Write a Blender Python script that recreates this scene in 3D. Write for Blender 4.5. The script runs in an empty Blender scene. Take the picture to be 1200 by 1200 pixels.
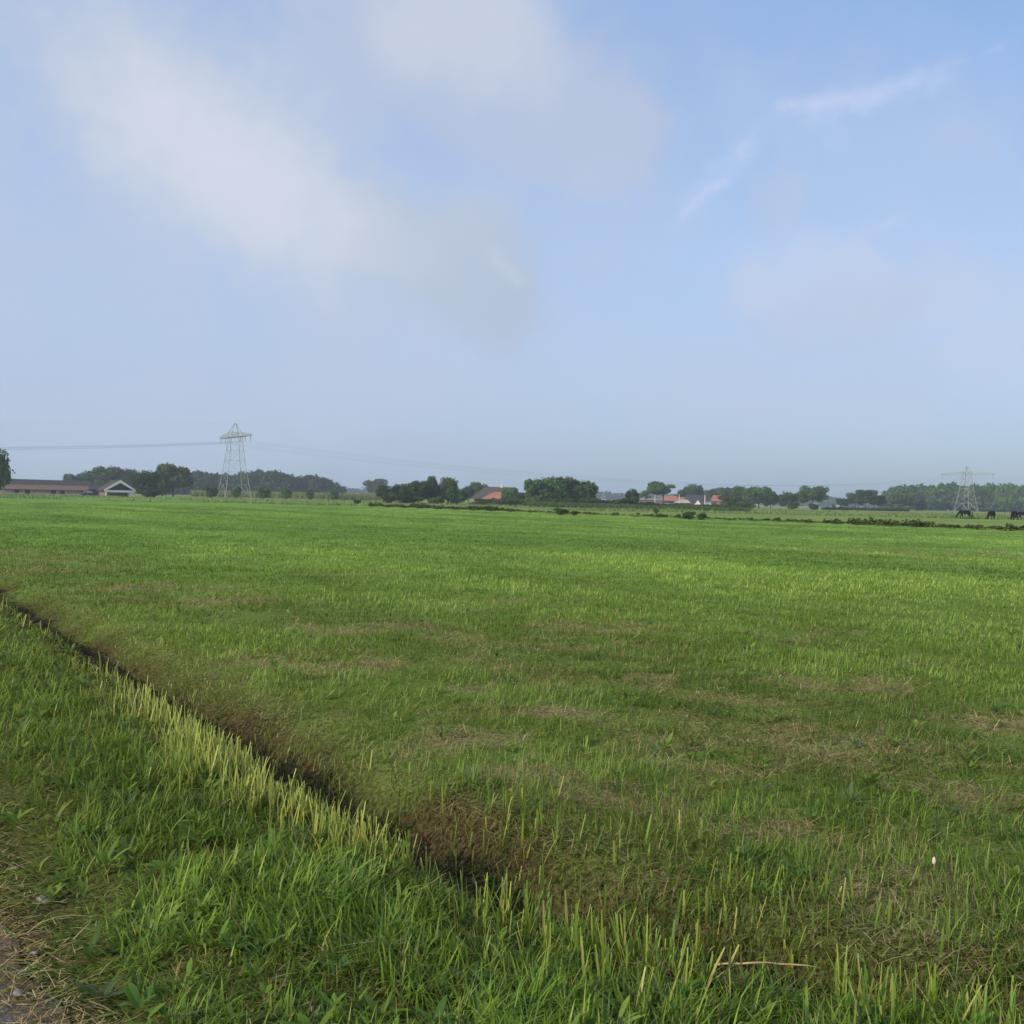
import bpy, bmesh, math, random
import numpy as np
from mathutils import Vector, Matrix

random.seed(11)
RNG = np.random.default_rng(11)
scene = bpy.context.scene
COL = scene.collection
R = math.radians

# ------------------------------------------------------------------ camera
EYE = 1.65
ROLL, PITCH = R(1.2), R(0.72)
CM = Matrix.Rotation(R(90) - PITCH, 3, 'X') @ Matrix.Rotation(ROLL, 3, 'Z')
cam_d = bpy.data.cameras.new('camera')
cam = bpy.data.objects.new('camera', cam_d)
COL.objects.link(cam)
cam.matrix_world = Matrix.Translation((0, 0, EYE)) @ CM.to_4x4()
cam_d.sensor_fit = 'HORIZONTAL'
cam_d.sensor_width = 36
cam_d.lens = 36.0
cam_d.clip_start = 0.1
cam_d.clip_end = 20000
scene.camera = cam


def pdir(px, py):
    return CM @ Vector(((px - 600) / 1200, (600 - py) / 1200, -1))


def horizon(px):
    lo, hi = 500.0, 700.0
    for _ in range(40):
        m = (lo + hi) / 2
        if pdir(px, m).z > 0:
            lo = m
        else:
            hi = m
    return lo


def at(px, Y):
    """ground point seen in column px (at the horizon) at forward distance Y"""
    d = pdir(px, horizon(px))
    return Vector((d.x / d.y * Y, Y, 0))


def zat(px, py, Y):
    d = pdir(px, py)
    return EYE + d.z / d.y * Y


def gp(px, py):
    d = pdir(px, py)
    t = -EYE / d.z
    return Vector((d.x * t, d.y * t, 0))


# ------------------------------------------------------------------ tagging
def tag(o, label=None, cat=None, group=None, kind=None):
    if label: o['label'] = label
    if cat: o['category'] = cat
    if group: o['group'] = group
    if kind: o['kind'] = kind
    return o


def empty(name, loc, rz=0.0, sc=(1, 1, 1)):
    e = bpy.data.objects.new(name, None)
    COL.objects.link(e)
    e.location = loc
    e.rotation_euler = (0, 0, rz)
    e.scale = sc
    e.empty_display_size = 0.3
    return e


def link(name, me, parent=None):
    o = bpy.data.objects.new(name, me)
    COL.objects.link(o)
    if parent: o.parent = parent
    return o


# ------------------------------------------------------------------ materials
def new_mat(name):
    m = bpy.data.materials.new(name)
    m.use_nodes = True
    nt = m.node_tree
    nt.nodes.clear()
    out = nt.nodes.new('ShaderNodeOutputMaterial')
    return m, nt, out


class NB:
    """tiny node-graph builder"""
    def __init__(self, nt): self.nt = nt
    def n(self, t, **kw):
        nd = self.nt.nodes.new(t)
        for k, v in kw.items(): setattr(nd, k, v)
        return nd
    def set(self, sock, v):
        if hasattr(v, 'is_output'): self.nt.links.new(v, sock)
        else: sock.default_value = v
    def math(self, op, a, b=None, c=None, clamp=False):
        nd = self.n('ShaderNodeMath', operation=op, use_clamp=clamp)
        self.set(nd.inputs[0], a)
        if b is not None: self.set(nd.inputs[1], b)
        if c is not None: self.set(nd.inputs[2], c)
        return nd.outputs[0]
    def mix(self, f, a, b, blend='MIX'):
        nd = self.n('ShaderNodeMix', data_type='RGBA', blend_type=blend)
        self.set(nd.inputs[0], f)
        for s, v in ((nd.inputs[6], a), (nd.inputs[7], b)):
            if not hasattr(v, 'is_output') and len(v) == 3: v = (*v, 1)
            self.set(s, v)
        return nd.outputs[2]
    def noise(self, vec, scale, detail=4, rough=0.55, dist=0.0):
        nd = self.n('ShaderNodeTexNoise')
        if vec is not None: self.set(nd.inputs['Vector'], vec)
        nd.inputs['Scale'].default_value = scale
        nd.inputs['Detail'].default_value = detail
        nd.inputs['Roughness'].default_value = rough
        nd.inputs['Distortion'].default_value = dist
        return nd.outputs[0]
    def ss(self, x, a, b, lo=0.0, hi=1.0):
        nd = self.n('ShaderNodeMapRange', interpolation_type='SMOOTHSTEP')
        self.set(nd.inputs[0], x)
        for i, v in zip((1, 2, 3, 4), (a, b, lo, hi)): nd.inputs[i].default_value = v
        return nd.outputs[0]
    def attr(self, name):
        return self.n('ShaderNodeAttribute', attribute_name=name)


def plain(name, col, rough=0.8, var=0.25, scale=2.0, metallic=0.0, wave=None, spec=.4):
    m, nt, out = new_mat(name)
    b = NB(nt)
    tc = b.n('ShaderNodeTexCoord').outputs['Object']
    f = b.noise(tc, scale, 5, 0.6)
    d = tuple(c * (1 - var) for c in col)
    l = tuple(min(1, c * (1 + var)) for c in col)
    c = b.mix(b.ss(f, 0.3, 0.7), d, l)
    if wave:
        w = b.n('ShaderNodeTexWave', bands_direction=wave[0])
        b.set(w.inputs['Vector'], tc)
        w.inputs['Scale'].default_value = wave[1]
        w.inputs['Distortion'].default_value = 0.6
        c = b.mix(b.math('MULTIPLY', w.outputs['Fac'], wave[2]), c, tuple(x * 0.5 for x in col))
    p = b.n('ShaderNodeBsdfPrincipled')
    b.set(p.inputs['Base Color'], c)
    p.inputs['Roughness'].default_value = rough
    p.inputs['Metallic'].default_value = metallic
    p.inputs['Specular IOR Level'].default_value = spec
    nt.links.new(p.outputs[0], out.inputs[0])
    return m


def blade_mat(name, transl=0.35, gloss=0.05):
    m, nt, out = new_mat(name)
    b = NB(nt)
    a = b.attr('tint')
    d = b.n('ShaderNodeBsdfDiffuse'); t = b.n('ShaderNodeBsdfTranslucent')
    g = b.n('ShaderNodeBsdfGlossy'); g.inputs['Roughness'].default_value = 0.45
    b.set(d.inputs[0], a.outputs['Color'])
    b.set(t.inputs[0], b.mix(0.35, a.outputs['Color'], (0.35, 0.42, 0.04), 'MIX'))
    mx = b.n('ShaderNodeMixShader'); mx.inputs[0].default_value = transl
    nt.links.new(d.outputs[0], mx.inputs[1]); nt.links.new(t.outputs[0], mx.inputs[2])
    m2 = b.n('ShaderNodeMixShader'); m2.inputs[0].default_value = gloss
    nt.links.new(mx.outputs[0], m2.inputs[1]); nt.links.new(g.outputs[0], m2.inputs[2])
    nt.links.new(m2.outputs[0], out.inputs[0])
    return m


def leaf_mat(name, col, transl=0.25):
    m, nt, out = new_mat(name)
    b = NB(nt)
    a = b.attr('tint')
    oi = b.n('ShaderNodeObjectInfo')
    c = b.mix(1.0, (*col, 1), a.outputs['Color'], 'MULTIPLY')
    hs = b.n('ShaderNodeHueSaturation')
    b.set(hs.inputs['Hue'], b.math('MULTIPLY_ADD', oi.outputs['Random'], 0.05, 0.475))
    b.set(hs.inputs['Value'], b.math('MULTIPLY_ADD', oi.outputs['Random'], 0.5, 0.75))
    b.set(hs.inputs['Color'], c)
    d = b.n('ShaderNodeBsdfDiffuse'); t = b.n('ShaderNodeBsdfTranslucent')
    b.set(d.inputs[0], hs.outputs[0]); b.set(t.inputs[0], hs.outputs[0])
    mx = b.n('ShaderNodeMixShader'); mx.inputs[0].default_value = transl
    nt.links.new(d.outputs[0], mx.inputs[1]); nt.links.new(t.outputs[0], mx.inputs[2])
    nt.links.new(mx.outputs[0], out.inputs[0])
    return m


# ------------------------------------------------------------------ numpy helpers
def vnoise(x, y, seed=0):
    xi = np.floor(x).astype(np.int64); yi = np.floor(y).astype(np.int64)
    fx = x - xi; fy = y - yi
    fx = fx * fx * (3 - 2 * fx); fy = fy * fy * (3 - 2 * fy)
    def h(a, b):
        v = (a * 374761393 + b * 668265263 + seed * 1442695041) & 0xffffffff
        v = ((v ^ (v >> 13)) * 1274126177) & 0xffffffff
        return ((v ^ (v >> 16)) & 0xffff) / 65535.0
    return ((h(xi, yi) * (1 - fx) + h(xi + 1, yi) * fx) * (1 - fy)
            + (h(xi, yi + 1) * (1 - fx) + h(xi + 1, yi + 1) * fx) * fy)


def fbm(x, y, seed=0, oct=4):
    s = 0; a = 0.5; t = 0
    for i in range(oct):
        s = s + a * vnoise(x * 2 ** i, y * 2 ** i, seed + i * 17); t += a; a *= 0.5
    return s / t


def sstep(x, a, b):
    t = np.clip((x - a) / (b - a), 0, 1)
    return t * t * (3 - 2 * t)


def np_mesh(name, V, F, mat, colors=None, smooth=False):
    me = bpy.data.meshes.new(name)
    k = F.shape[1]
    me.vertices.add(len(V)); me.vertices.foreach_set('co', np.ascontiguousarray(V, np.float32).ravel())
    me.loops.add(F.size); me.loops.foreach_set('vertex_index', np.ascontiguousarray(F, np.int32).ravel())
    me.polygons.add(len(F))
    me.polygons.foreach_set('loop_start', np.arange(0, F.size, k, dtype=np.int32))
    me.polygons.foreach_set('loop_total', np.full(len(F), k, np.int32))
    if smooth: me.polygons.foreach_set('use_smooth', np.ones(len(F), bool))
    me.update(calc_edges=True)
    if colors is not None:
        a = me.attributes.new('tint', 'FLOAT_COLOR', 'POINT')
        c = np.ones((len(V), 4), np.float32); c[:, :3] = colors
        a.data.foreach_set('color', c.ravel())
    if mat: me.materials.append(mat)
    return me


# ------------------------------------------------------------------ land shape
T = np.array((-0.56, 0.8285)); Nn = np.array((0.8285, 0.56))


def dv(x, y):
    return x * Nn[0] + y * Nn[1], x * T[0] + y * T[1]


def ditch_c(v):
    vc = np.maximum(v, 0.9)
    return 2.42 + 0.58 * np.exp(-(vc - 2.31) / 0.9) + 0.011 * (np.clip(v, 0, 60) - 4) + 0.10 * (fbm(v * 0.7, v * 0, 5, 2) - 0.5)


ROAD_D = 0.57
# far bank of the second ditch, across the field
_a = gp(1200, 623); _b = gp(420, 593)
BA = np.array((_a.x, _a.y)); BB = np.array((_b.x, _b.y))
BT = (BB - BA) / np.linalg.norm(BB - BA); BN = np.array((BT[1], -BT[0]))


def bank_d(x, y):
    return (x - BA[0]) * BN[0] + (y - BA[1]) * BN[1]


def height(x, y):
    d, v = dv(x, y)
    e = d - ditch_c(v)
    r = np.hypot(x, y)
    near = np.exp(-(r / 60) ** 2)
    h = -0.34 * np.exp(-((e - .02) / 0.27) ** 2) * np.exp(-np.maximum(v - 30, 0) / 30) * (0.75 + 0.5 * fbm(v * 0.5, v * 0 + 3, 9, 2))
    h = h + 0.05 * sstep(d, ROAD_D, ROAD_D + 0.6) * (1 - sstep(e, -0.5, 0.1))
    h = h + (fbm(x * 1.1, y * 1.1, 21, 4) - 0.5) * 0.10 * near * sstep(d, ROAD_D - 0.1, ROAD_D + 0.5)
    h = h + (fbm(x * 6, y * 6, 31, 3) - 0.5) * 0.05 * np.exp(-(r / 12) ** 2) * sstep(d, ROAD_D - 0.05, ROAD_D + 0.3)
    b = bank_d(x, y)
    h = h - 0.5 * np.exp(-((b - 1.2) / 0.7) ** 2) + 0.12 * np.exp(-((b + 0.6) / 1.0) ** 2)
    return h


STRAW_PTS = [(720, 940, .42), (895, 1003, .30), (845, 828, .55), (875, 855, .45), (1000, 803, .5), (1155, 846, .35),
             (340, 783, .7), (400, 775, .6), (20, 652, 1.3), (60, 668, 1.2), (560, 882, .45), (520, 875, .4), (640, 838, .4),
             (990, 880, .5), (1060, 880, .5), (1020, 1055, .22), (1110, 1075, .18), (870, 905, .4), (265, 705, .8),
             (430, 735, .8), (700, 735, .7), (610, 915, .3), (1160, 930, .35), (1080, 1040, .2), (950, 980, .3), (780, 800, .5), (1085, 647, 5.0), (1150, 650, 4.0), (180, 690, 1.2), (45, 656, 1.6), (8, 648, 1.5), (120, 690, 1.0), (150, 705, .8), (700, 760, .7)]
SP = [(gp(a, b).x, gp(a, b).y, s) for a, b, s in STRAW_PTS]


def straw_mask(x, y):
    d, v = dv(x, y); e = d - ditch_c(v)
    m = np.zeros_like(x)
    nz = fbm(x * 2.3, y * 2.3, 41, 3)
    for a, b, s in SP:
        m = np.maximum(m, np.exp(-(((x - a) / (s * 1.25)) ** 2 + ((y - b) / (s * .9)) ** 2)) * np.clip(3.6 * (nz - .34), 0, 1))
    g = sstep(fbm(x * 0.55 + 5, y * 0.55, 51, 4), 0.58, 0.72) * sstep(nz, .40, .65) * 0.40
    r = np.hypot(x, y)
    m = np.maximum(m, g * (1 - sstep(r, 14, 32)))
    return np.clip(m, 0, 1) * sstep(e, 0.15, 0.6)


# ------------------------------------------------------------------ ground sheets
def axis(c, s, n, lo, hi):
    a, b = math.asinh((lo - c) / s), math.asinh((hi - c) / s)
    return c + s * np.sinh(np.linspace(a, b, n))


xs = axis(0.0, 2.6, 470, -3000, 3000)
ys = axis(4.0, 2.6, 430, -60, 3000)
GX, GY = np.meshgrid(xs, ys)
GZ = height(GX, GY)
nx, ny = len(xs), len(ys)
idx = np.arange(nx * ny).reshape(ny, nx)
F = np.stack((idx[:-1, :-1], idx[:-1, 1:], idx[1:, 1:], idx[1:, :-1]), -1).reshape(-1, 4)
fx = (GX[:-1, :-1] + GX[1:, 1:]).ravel() / 2; fy = (GY[:-1, :-1] + GY[1:, 1:]).ravel() / 2
far_end = gp(300, 588).y
is_past = (bank_d(fx, fy) > 1.2) | (fy > far_end)
Vall = np.stack((GX.ravel(), GY.ravel(), GZ.ravel()), -1)


def field_mat(name, c1, c2, c3, near):
    m, nt, out = new_mat(name)
    b = NB(nt)
    pos = b.n('ShaderNodeNewGeometry').outputs['Position']
    mp = b.n('ShaderNodeMapping'); mp.inputs['Rotation'].default_value = (0, 0, R(-34)); mp.inputs['Scale'].default_value = (1, .45, 1)
    b.set(mp.inputs[0], pos)
    rv = mp.outputs[0]
    n1 = b.noise(rv, 0.09, 4, 0.6); n2 = b.noise(rv, 0.6, 5, 0.65); n3 = b.noise(pos, 7.0, 4, 0.7); n4 = b.noise(rv, 0.022, 2, 0.5)
    c = b.mix(b.ss(n1, 0.35, 0.66), c1, c2)
    c = b.mix(b.math('MULTIPLY', b.ss(n2, 0.50, 0.72), 0.7), c, c3)
    c = b.mix(b.math('MULTIPLY', b.ss(n4, 0.45, 0.62), 0.35), c, tuple(x * y for x, y in zip(c2, (1.2, 1.05, .9))))
    c = b.mix(b.math('MULTIPLY', b.ss(n3, 0.35, 0.7), 0.4), c, tuple(x * .5 for x in c1))
    if near:
        straw = b.attr('straw').outputs['Fac']; soil = b.attr('soil').outputs['Fac']
        nn = b.noise(pos, 38, 5, 0.7)
        c = b.mix(b.math('MULTIPLY', straw, b.ss(nn, .3, .6)), c, (0.22, 0.165, 0.085))
        sc = b.mix(b.ss(nn, .35, .65), (0.018, 0.015, 0.008), (0.095, 0.077, 0.036))
        th = b.mix(b.ss(nn, .32, .66), (0.052, 0.082, 0.016), (0.15, 0.205, 0.048))
        th = b.mix(b.math('MULTIPLY', b.math('MULTIPLY', straw, .95), b.ss(nn, .35, .6)), th, (0.33, 0.255, 0.14))
        c = b.mix(b.attr('thatch').outputs['Fac'], c, th)
        c = b.mix(soil, c, sc)
    p = b.n('ShaderNodeBsdfDiffuse')
    b.set(p.inputs[0], c)
    bp = b.n('ShaderNodeBump'); bp.inputs['Strength'].default_value = 0.7; bp.inputs['Distance'].default_value = 0.12
    b.set(bp.inputs['Height'], b.math('ADD', b.math('MULTIPLY', n3, .35), n2))
    b.set(p.inputs['Normal'], bp.outputs[0])
    nt.links.new(p.outputs[0], out.inputs[0])
    return m


M_FIELD = field_mat('field_grass', (0.145, 0.26, 0.058), (0.195, 0.33, 0.075), (0.09, 0.19, 0.035), True)
M_PAST = field_mat('pasture_grass', (0.17, 0.265, 0.075), (0.22, 0.30, 0.10), (0.14, 0.225, 0.065), False)


def submesh(name, keep, mat):
    f = F[keep]; u, inv = np.unique(f, return_inverse=True)
    me = np_mesh(name, Vall[u], inv.reshape(f.shape), mat, smooth=True)
    return me, u


me, u = submesh('mown_field', ~is_past, M_FIELD)
gx, gy = Vall[u, 0], Vall[u, 1]
gd, gv = dv(gx, gy); ge = gd - ditch_c(gv)
a = me.attributes.new('straw', 'FLOAT', 'POINT'); a.data.foreach_set('value', (straw_mask(gx, gy)).astype(np.float32))
rr = np.hypot(gx, gy)
soil = sstep(ge, -.62, -.38) * (1 - sstep(ge + .5 * (fbm(gx * 1.5, gy * 1.5, 19, 3) - .5) + .18 * sstep(gv, 7, 12), .24, .74))
thatch = (1 - sstep(rr, 9, 30)) * (.75 + .25 * fbm(gx * .7, gy * .7, 23, 2))
a = me.attributes.new('thatch', 'FLOAT', 'POINT'); a.data.foreach_set('value', thatch.astype(np.float32))
soil = np.maximum(soil, (1 - sstep(gd, ROAD_D + .05, ROAD_D + .5)))
soil = np.maximum(soil, .72 * sstep(gd, ROAD_D, ROAD_D + .3) * (1 - sstep(ge, -.5, 0)) * (1 - sstep(rr, 12, 30)))
a = me.attributes.new('soil', 'FLOAT', 'POINT'); a.data.foreach_set('value', np.clip(soil, 0, 1).astype(np.float32))
tag(link('field', me), kind='structure')
me, u = submesh('pasture', is_past, M_PAST)
tag(link('pasture', me), kind='structure')

# road: a strip lying just above the ground, ragged edge
rv_ = np.concatenate((np.arange(-14, 30, 0.12), np.arange(30, 160, 2.0)))
rd_ = np.linspace(-3.2, 1.0, 36)
RV, RD = np.meshgrid(rv_, rd_)
edge = ROAD_D + 0.07 + 0.26 * (fbm(RV * 1.7, RV * 0 + 7, 61, 4) - 0.5) * 2
RDc = -3.2 + (RD + 3.2) * (edge + 3.2) / 4.2
RX = RDc * Nn[0] + RV * T[0]; RY = RDc * Nn[1] + RV * T[1]
RZ = np.maximum(height(RX, RY), -0.01) + 0.005 + 0.012 * sstep(edge - RDc, .02, .3)
ri = np.arange(RV.size).reshape(RV.shape)
RF = np.stack((ri[:-1, :-1], ri[:-1, 1:], ri[1:, 1:], ri[1:, :-1]), -1).reshape(-1, 4)
m, nt, out = new_mat('worn_asphalt')
b = NB(nt)
pos = b.n('ShaderNodeNewGeometry').outputs['Position']
n1 = b.noise(pos, 60, 4, .7); n2 = b.noise(pos, 3.5, 5, .65); n3 = b.noise(pos, 18, 4, .6)
c = b.mix(b.ss(n1, .35, .7), (0.08, 0.084, 0.09), (0.19, 0.195, 0.205))
c = b.mix(b.math('MULTIPLY', b.ss(n2, .50, .66), .6), c, (0.12, 0.105, 0.088))
c = b.mix(b.math('MULTIPLY', b.ss(n3, .60, .72), .6), c, (0.32, 0.315, 0.31))
eg = b.attr('edge').outputs['Fac']
c = b.mix(b.math('MULTIPLY', eg, b.ss(n3, .25, .5)), c, (0.12, 0.085, 0.05))
p = b.n('ShaderNodeBsdfPrincipled'); b.set(p.inputs['Base Color'], c); p.inputs['Roughness'].default_value = .9
bp = b.n('ShaderNodeBump'); bp.inputs['Strength'].default_value = .8; bp.inputs['Distance'].default_value = .02
b.set(bp.inputs['Height'], b.math('ADD', n1, n3)); b.set(p.inputs['Normal'], bp.outputs[0])
nt.links.new(p.outputs[0], out.inputs[0])
me = np_mesh('road', np.stack((RX.ravel(), RY.ravel(), RZ.ravel()), -1), RF, m, smooth=True)
a = me.attributes.new('edge', 'FLOAT', 'POINT'); a.data.foreach_set('value', sstep(RDc - edge, -0.38, -0.02).astype(np.float32).ravel())
tag(link('road', me), kind='structure')


# ------------------------------------------------------------------ blades
def blades(name, P, H, W, yaw, lean, bend, Cb, Ct, mat, segs=3, blunt=0.12, face=None, leafy=False):
    """P base points (n,3); each blade = segs quads, curving over by bend; Cb/Ct base and tip colour"""
    n = len(P)
    dirx, diry = np.cos(yaw), np.sin(yaw)
    sa = yaw + np.pi / 2 if face is None else face
    sx, sy = np.cos(sa), np.sin(sa)
    V = np.empty((n, segs + 1, 2, 3), np.float32); C = np.empty((n, segs + 1, 2, 3), np.float32)
    px, pz = np.zeros(n), np.zeros(n)
    for k in range(segs + 1):
        t = k / segs
        ang = lean + bend * t
        if k:
            px = px + np.sin(ang) * H / segs; pz = pz + np.cos(ang) * H / segs
        w = W * (1 - (1 - blunt) * t ** 1.6) * 0.5
        if leafy: w = W * .5 * (.14 + .86 * math.sin(math.pi * min(1, .08 + t * .92)) ** .8)
        cx = P[:, 0] + dirx * px; cy = P[:, 1] + diry * px; cz = P[:, 2] + pz
        for s, sg in ((0, -1), (1, 1)):
            V[:, k, s, 0] = cx + sg * sx * w; V[:, k, s, 1] = cy + sg * sy * w; V[:, k, s, 2] = cz
            C[:, k, s] = Cb * (1 - t) + Ct * t
    base = np.arange(n)[:, None, None] * (2 * (segs + 1)) + np.arange(segs)[None, :, None] * 2
    Fq = (base + np.array([0, 1, 3, 2])[None, None, :]).reshape(-1, 4)
    me = np_mesh(name, V.reshape(-1, 3), Fq, mat, C.reshape(-1, 3))
    return link(name, me)


def scatter(n, r0, r1, power, half=R(34), side=1.6):
    """points in the wedge in front of the camera, density ~ r^-power"""
    q = 2 - power
    uu = RNG.random(n)
    r = (r0 ** q + uu * (r1 ** q - r0 ** q)) ** (1 / q) if abs(q) > 1e-3 else r0 * (r1 / r0) ** uu
    az = (RNG.random(n) * 2 - 1) * half
    x = r * np.sin(az) + (RNG.random(n) * 2 - 1) * side
    y = r * np.cos(az)
    return x, y


def pick(cols, w, n):
    cols = np.array(cols); i = RNG.choice(len(cols), n, p=np.array(w) / sum(w))
    return cols[i] * (0.8 + 0.4 * RNG.random((n, 1)))


M_BLADE = blade_mat('grass_blade', 0.40, 0.015)
M_DRY = blade_mat('dry_blade', 0.15, 0.01)
FGREENS = [(.125, .225, .034), (.178, .30, .046), (.24, .36, .062), (.115, .20, .055), (.31, .38, .095)]
GREENS = [(.115, .215, .026), (.175, .30, .036), (.24, .365, .05), (.095, .19, .06), (.33, .41, .085)]


def ground_pts(x, y, sink=0.01):
    return np.stack((x, y, height(x, y) - sink), -1)


# verge grass between road and ditch: long and lush
x, y = scatter(820000, 2.2, 40, 1.75, R(36), 2.0)
d, v = dv(x, y); e = d - ditch_c(v)
tuft = fbm(x * 3.2, y * 3.2, 81, 3)
prob = sstep(d, ROAD_D - .12, ROAD_D + .08) * (1 - sstep(e, -0.62, -0.28) * (.8 + .2 * sstep(v, 3, 5))) * np.maximum(.42 + .75 * sstep(tuft, .32, .60), .9 * np.exp(-((d - ROAD_D - .12) / .2) ** 2))
k = RNG.random(len(x)) < prob
x, y, d, e, tuft, v = x[k], y[k], d[k], e[k], tuft[k], v[k]
r = np.hypot(x, y); n = len(x)
sc = np.maximum(1, r / 6.5) ** 0.85
H = (0.045 + 0.135 * RNG.random(n) ** 1.5) * (0.35 + 1.25 * tuft) * (0.8 + .2 * sstep(d, ROAD_D, ROAD_D + .6)) * (1 - .62 * sstep(e, -.95, -.50) * sstep(v, 2.6, 4.4))
W = (0.0035 + 0.0105 * RNG.random(n) ** 1.9) * sc
swirl = fbm(x * 1.6, y * 1.6, 91, 2) * 9 * np.pi
yaw = swirl + RNG.normal(0, 1.2, n)
nearroad = d < ROAD_D + .3
yaw[nearroad] = math.atan2(-Nn[1], -Nn[0]) + RNG.normal(0, .5, nearroad.sum())
lean = np.abs(RNG.normal(0.2, 0.35, n)) + nearroad * .6
lying = RNG.random(n) < .40; lean[lying] += .8
bend = np.abs(RNG.normal(1.0, 0.7, n))
Ct = pick(GREENS, (3, 4, 2.6, 2.4, 1.6), n)
big = fbm(x * .8 + 9, y * .8, 95, 2)[:, None]
Ct = Ct * (0.62 + .6 * big + .3 * (tuft[:, None] - .4))
drym = RNG.random(n) < 0.035 + 0.15 * nearroad
Ct[drym] = pick([(.30, .23, .11), (.2, .14, .07)], (1, 1), drym.sum())
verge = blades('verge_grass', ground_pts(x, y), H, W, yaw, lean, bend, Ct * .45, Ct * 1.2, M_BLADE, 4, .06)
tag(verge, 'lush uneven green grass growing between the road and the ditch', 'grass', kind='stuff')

# cut stubble of reed along both ditch banks
SPS = []


def stubble_density(e, v, x, y):
    cl = sstep(fbm(x * 2.2, y * 2.2, 101, 3), .38, .6)
    gap = sstep(fbm(x * 1.3, y * 1.3, 103, 3), .36, .56)
    near_strip = 3.6 * np.exp(-((e + 0.42) / (0.15 + .17 * sstep(v, 4, 6) * (1 - sstep(v, 8, 11)))) ** 2) * sstep(v, 3.9, 5.2) * (1 - sstep(v, 5.9, 8.4)) * (.12 + cl) * (.25 + .75 * gap)
    near_sparse = np.exp(-((e + 0.40) / 0.25) ** 2) * .30 * cl * gap * (1 - sstep(v, 14, 34))
    low = (1 - sstep(v, 3.0, 4.4)) * np.exp(-((e + 0.30) / 0.30) ** 2) * .42 * cl * gap
    right = (1 - sstep(v, 3.4, 5.6)) * np.exp(-((e - 0.5) / 0.40) ** 2) * .13 * cl
    fs = np.exp(-((e - 0.30) / 0.20) ** 2) * .16 * cl * gap * (1 - sstep(v, 9, 16))
    return np.clip(near_strip + near_sparse + low + right + fs, 0, 1)


x, y = scatter(160000, 2.4, 24, 1.5, R(36), 1.5)
d, v = dv(x, y); e = d - ditch_c(v)
k = RNG.random(len(x)) < stubble_density(e, v, x, y) * .95
x, y, e, v = x[k], y[k], e[k], v[k]
# stalks stand in small tussocks
cx = np.round(x / .085) * .085 + (vnoise(x / .085, y / .085, 3) - .5) * .06; cy = np.round(y / .085) * .085
x = x * .45 + cx * .55; y = y * .45 + cy * .55
n = len(x); r = np.hypot(x, y)
H = (0.065 + 0.15 * RNG.random(n)) * (0.7 + .5 * fbm(x * 3, y * 3, 7, 2)) * np.where(e > 0.1, .85, 1)
W = (0.005 + 0.008 * RNG.random(n) ** 1.5) * np.maximum(1, r / 7) ** .5
bright = (np.exp(-((e + .42) / .30) ** 2) * sstep(v, 3.6, 4.6))[:, None]
Ct = pick([(.34, .42, .09), (.20, .32, .05), (.12, .24, .045), (.42, .42, .14)], (3, 3, 3, 1), n)
Ct = Ct * (1 - .62 * bright) + .62 * bright * np.array((.58, .62, .17))
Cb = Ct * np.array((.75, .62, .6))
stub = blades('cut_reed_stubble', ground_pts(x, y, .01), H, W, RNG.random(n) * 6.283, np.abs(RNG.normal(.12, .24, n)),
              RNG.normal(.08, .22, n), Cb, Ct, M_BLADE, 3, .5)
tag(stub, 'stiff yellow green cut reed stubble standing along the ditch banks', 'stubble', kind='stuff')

# low rosettes and shoots of broad-leaved weeds among the grass
cx, cy = scatter(1500, 2.6, 16, 1.5, R(35), 1.2)
d, v = dv(cx, cy); e = d - ditch_c(v)
k = ((d > ROAD_D + .15) & (e < -.35) & (RNG.random(len(cx)) < .8)) | ((e > .5) & (RNG.random(len(cx)) < .35))
cx, cy = cx[k], cy[k]; m_ = len(cx); q_ = 9
x = np.repeat(cx, q_); y = np.repeat(cy, q_); n = len(x)
big_ = np.repeat(.6 + .8 * RNG.random(m_), q_)
yaw = np.tile(np.arange(q_) * 2.4, m_) + RNG.random(n) * .8
P = ground_pts(x + np.cos(yaw) * .008, y + np.sin(yaw) * .008, .0)
P[:, 2] += np.repeat(.02 + .05 * RNG.random(m_), q_) * RNG.random(n)
Ct = np.repeat(pick([(.09, .19, .035), (.15, .26, .04), (.22, .32, .06), (.10, .17, .07)], (3, 3, 1.5, 1), m_), q_, 0) * (.8 + .4 * RNG.random((n, 1)))
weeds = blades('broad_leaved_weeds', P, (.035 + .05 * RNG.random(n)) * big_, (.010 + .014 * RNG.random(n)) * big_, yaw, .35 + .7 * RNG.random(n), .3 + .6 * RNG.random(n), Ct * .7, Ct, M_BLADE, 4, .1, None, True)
tag(weeds, 'small broad leaved weeds and clover scattered among the near grass', 'weeds', kind='stuff')

# short mown field grass: dense near, thinning to the far side
x, y = scatter(850000, 2.6, 150, 1.60, R(33), 1.8)
d, v = dv(x, y); e = d - ditch_c(v)
r = np.hypot(x, y)
st = straw_mask(x, y)
tuft = fbm(x * 2.6, y * 2.6, 111, 3)
clump = fbm(x * .5, y * .5, 121, 3)
prob = sstep(e + .5 * (fbm(x * 1.5, y * 1.5, 19, 3) - .5), -0.06, 0.36) * (1 - .72 * st) * (0.42 + .9 * sstep(tuft, .32, .60)) * (1 - sstep(r, 120, 150)) * (bank_d(x, y) < .2)
prob = np.maximum(prob, .30 * (np.abs(e) < .75) * sstep(tuft, .45, .58))
k = RNG.random(len(x)) < prob
x, y, d, e, v, st, tuft, clump, r = (q[k] for q in (x, y, d, e, v, st, tuft, clump, r))
band = fbm(d * .16 + 3, v * .05, 133, 3) * .6 + fbm(d * .5, v * .22, 137, 3) * .4
n = len(x)
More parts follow.
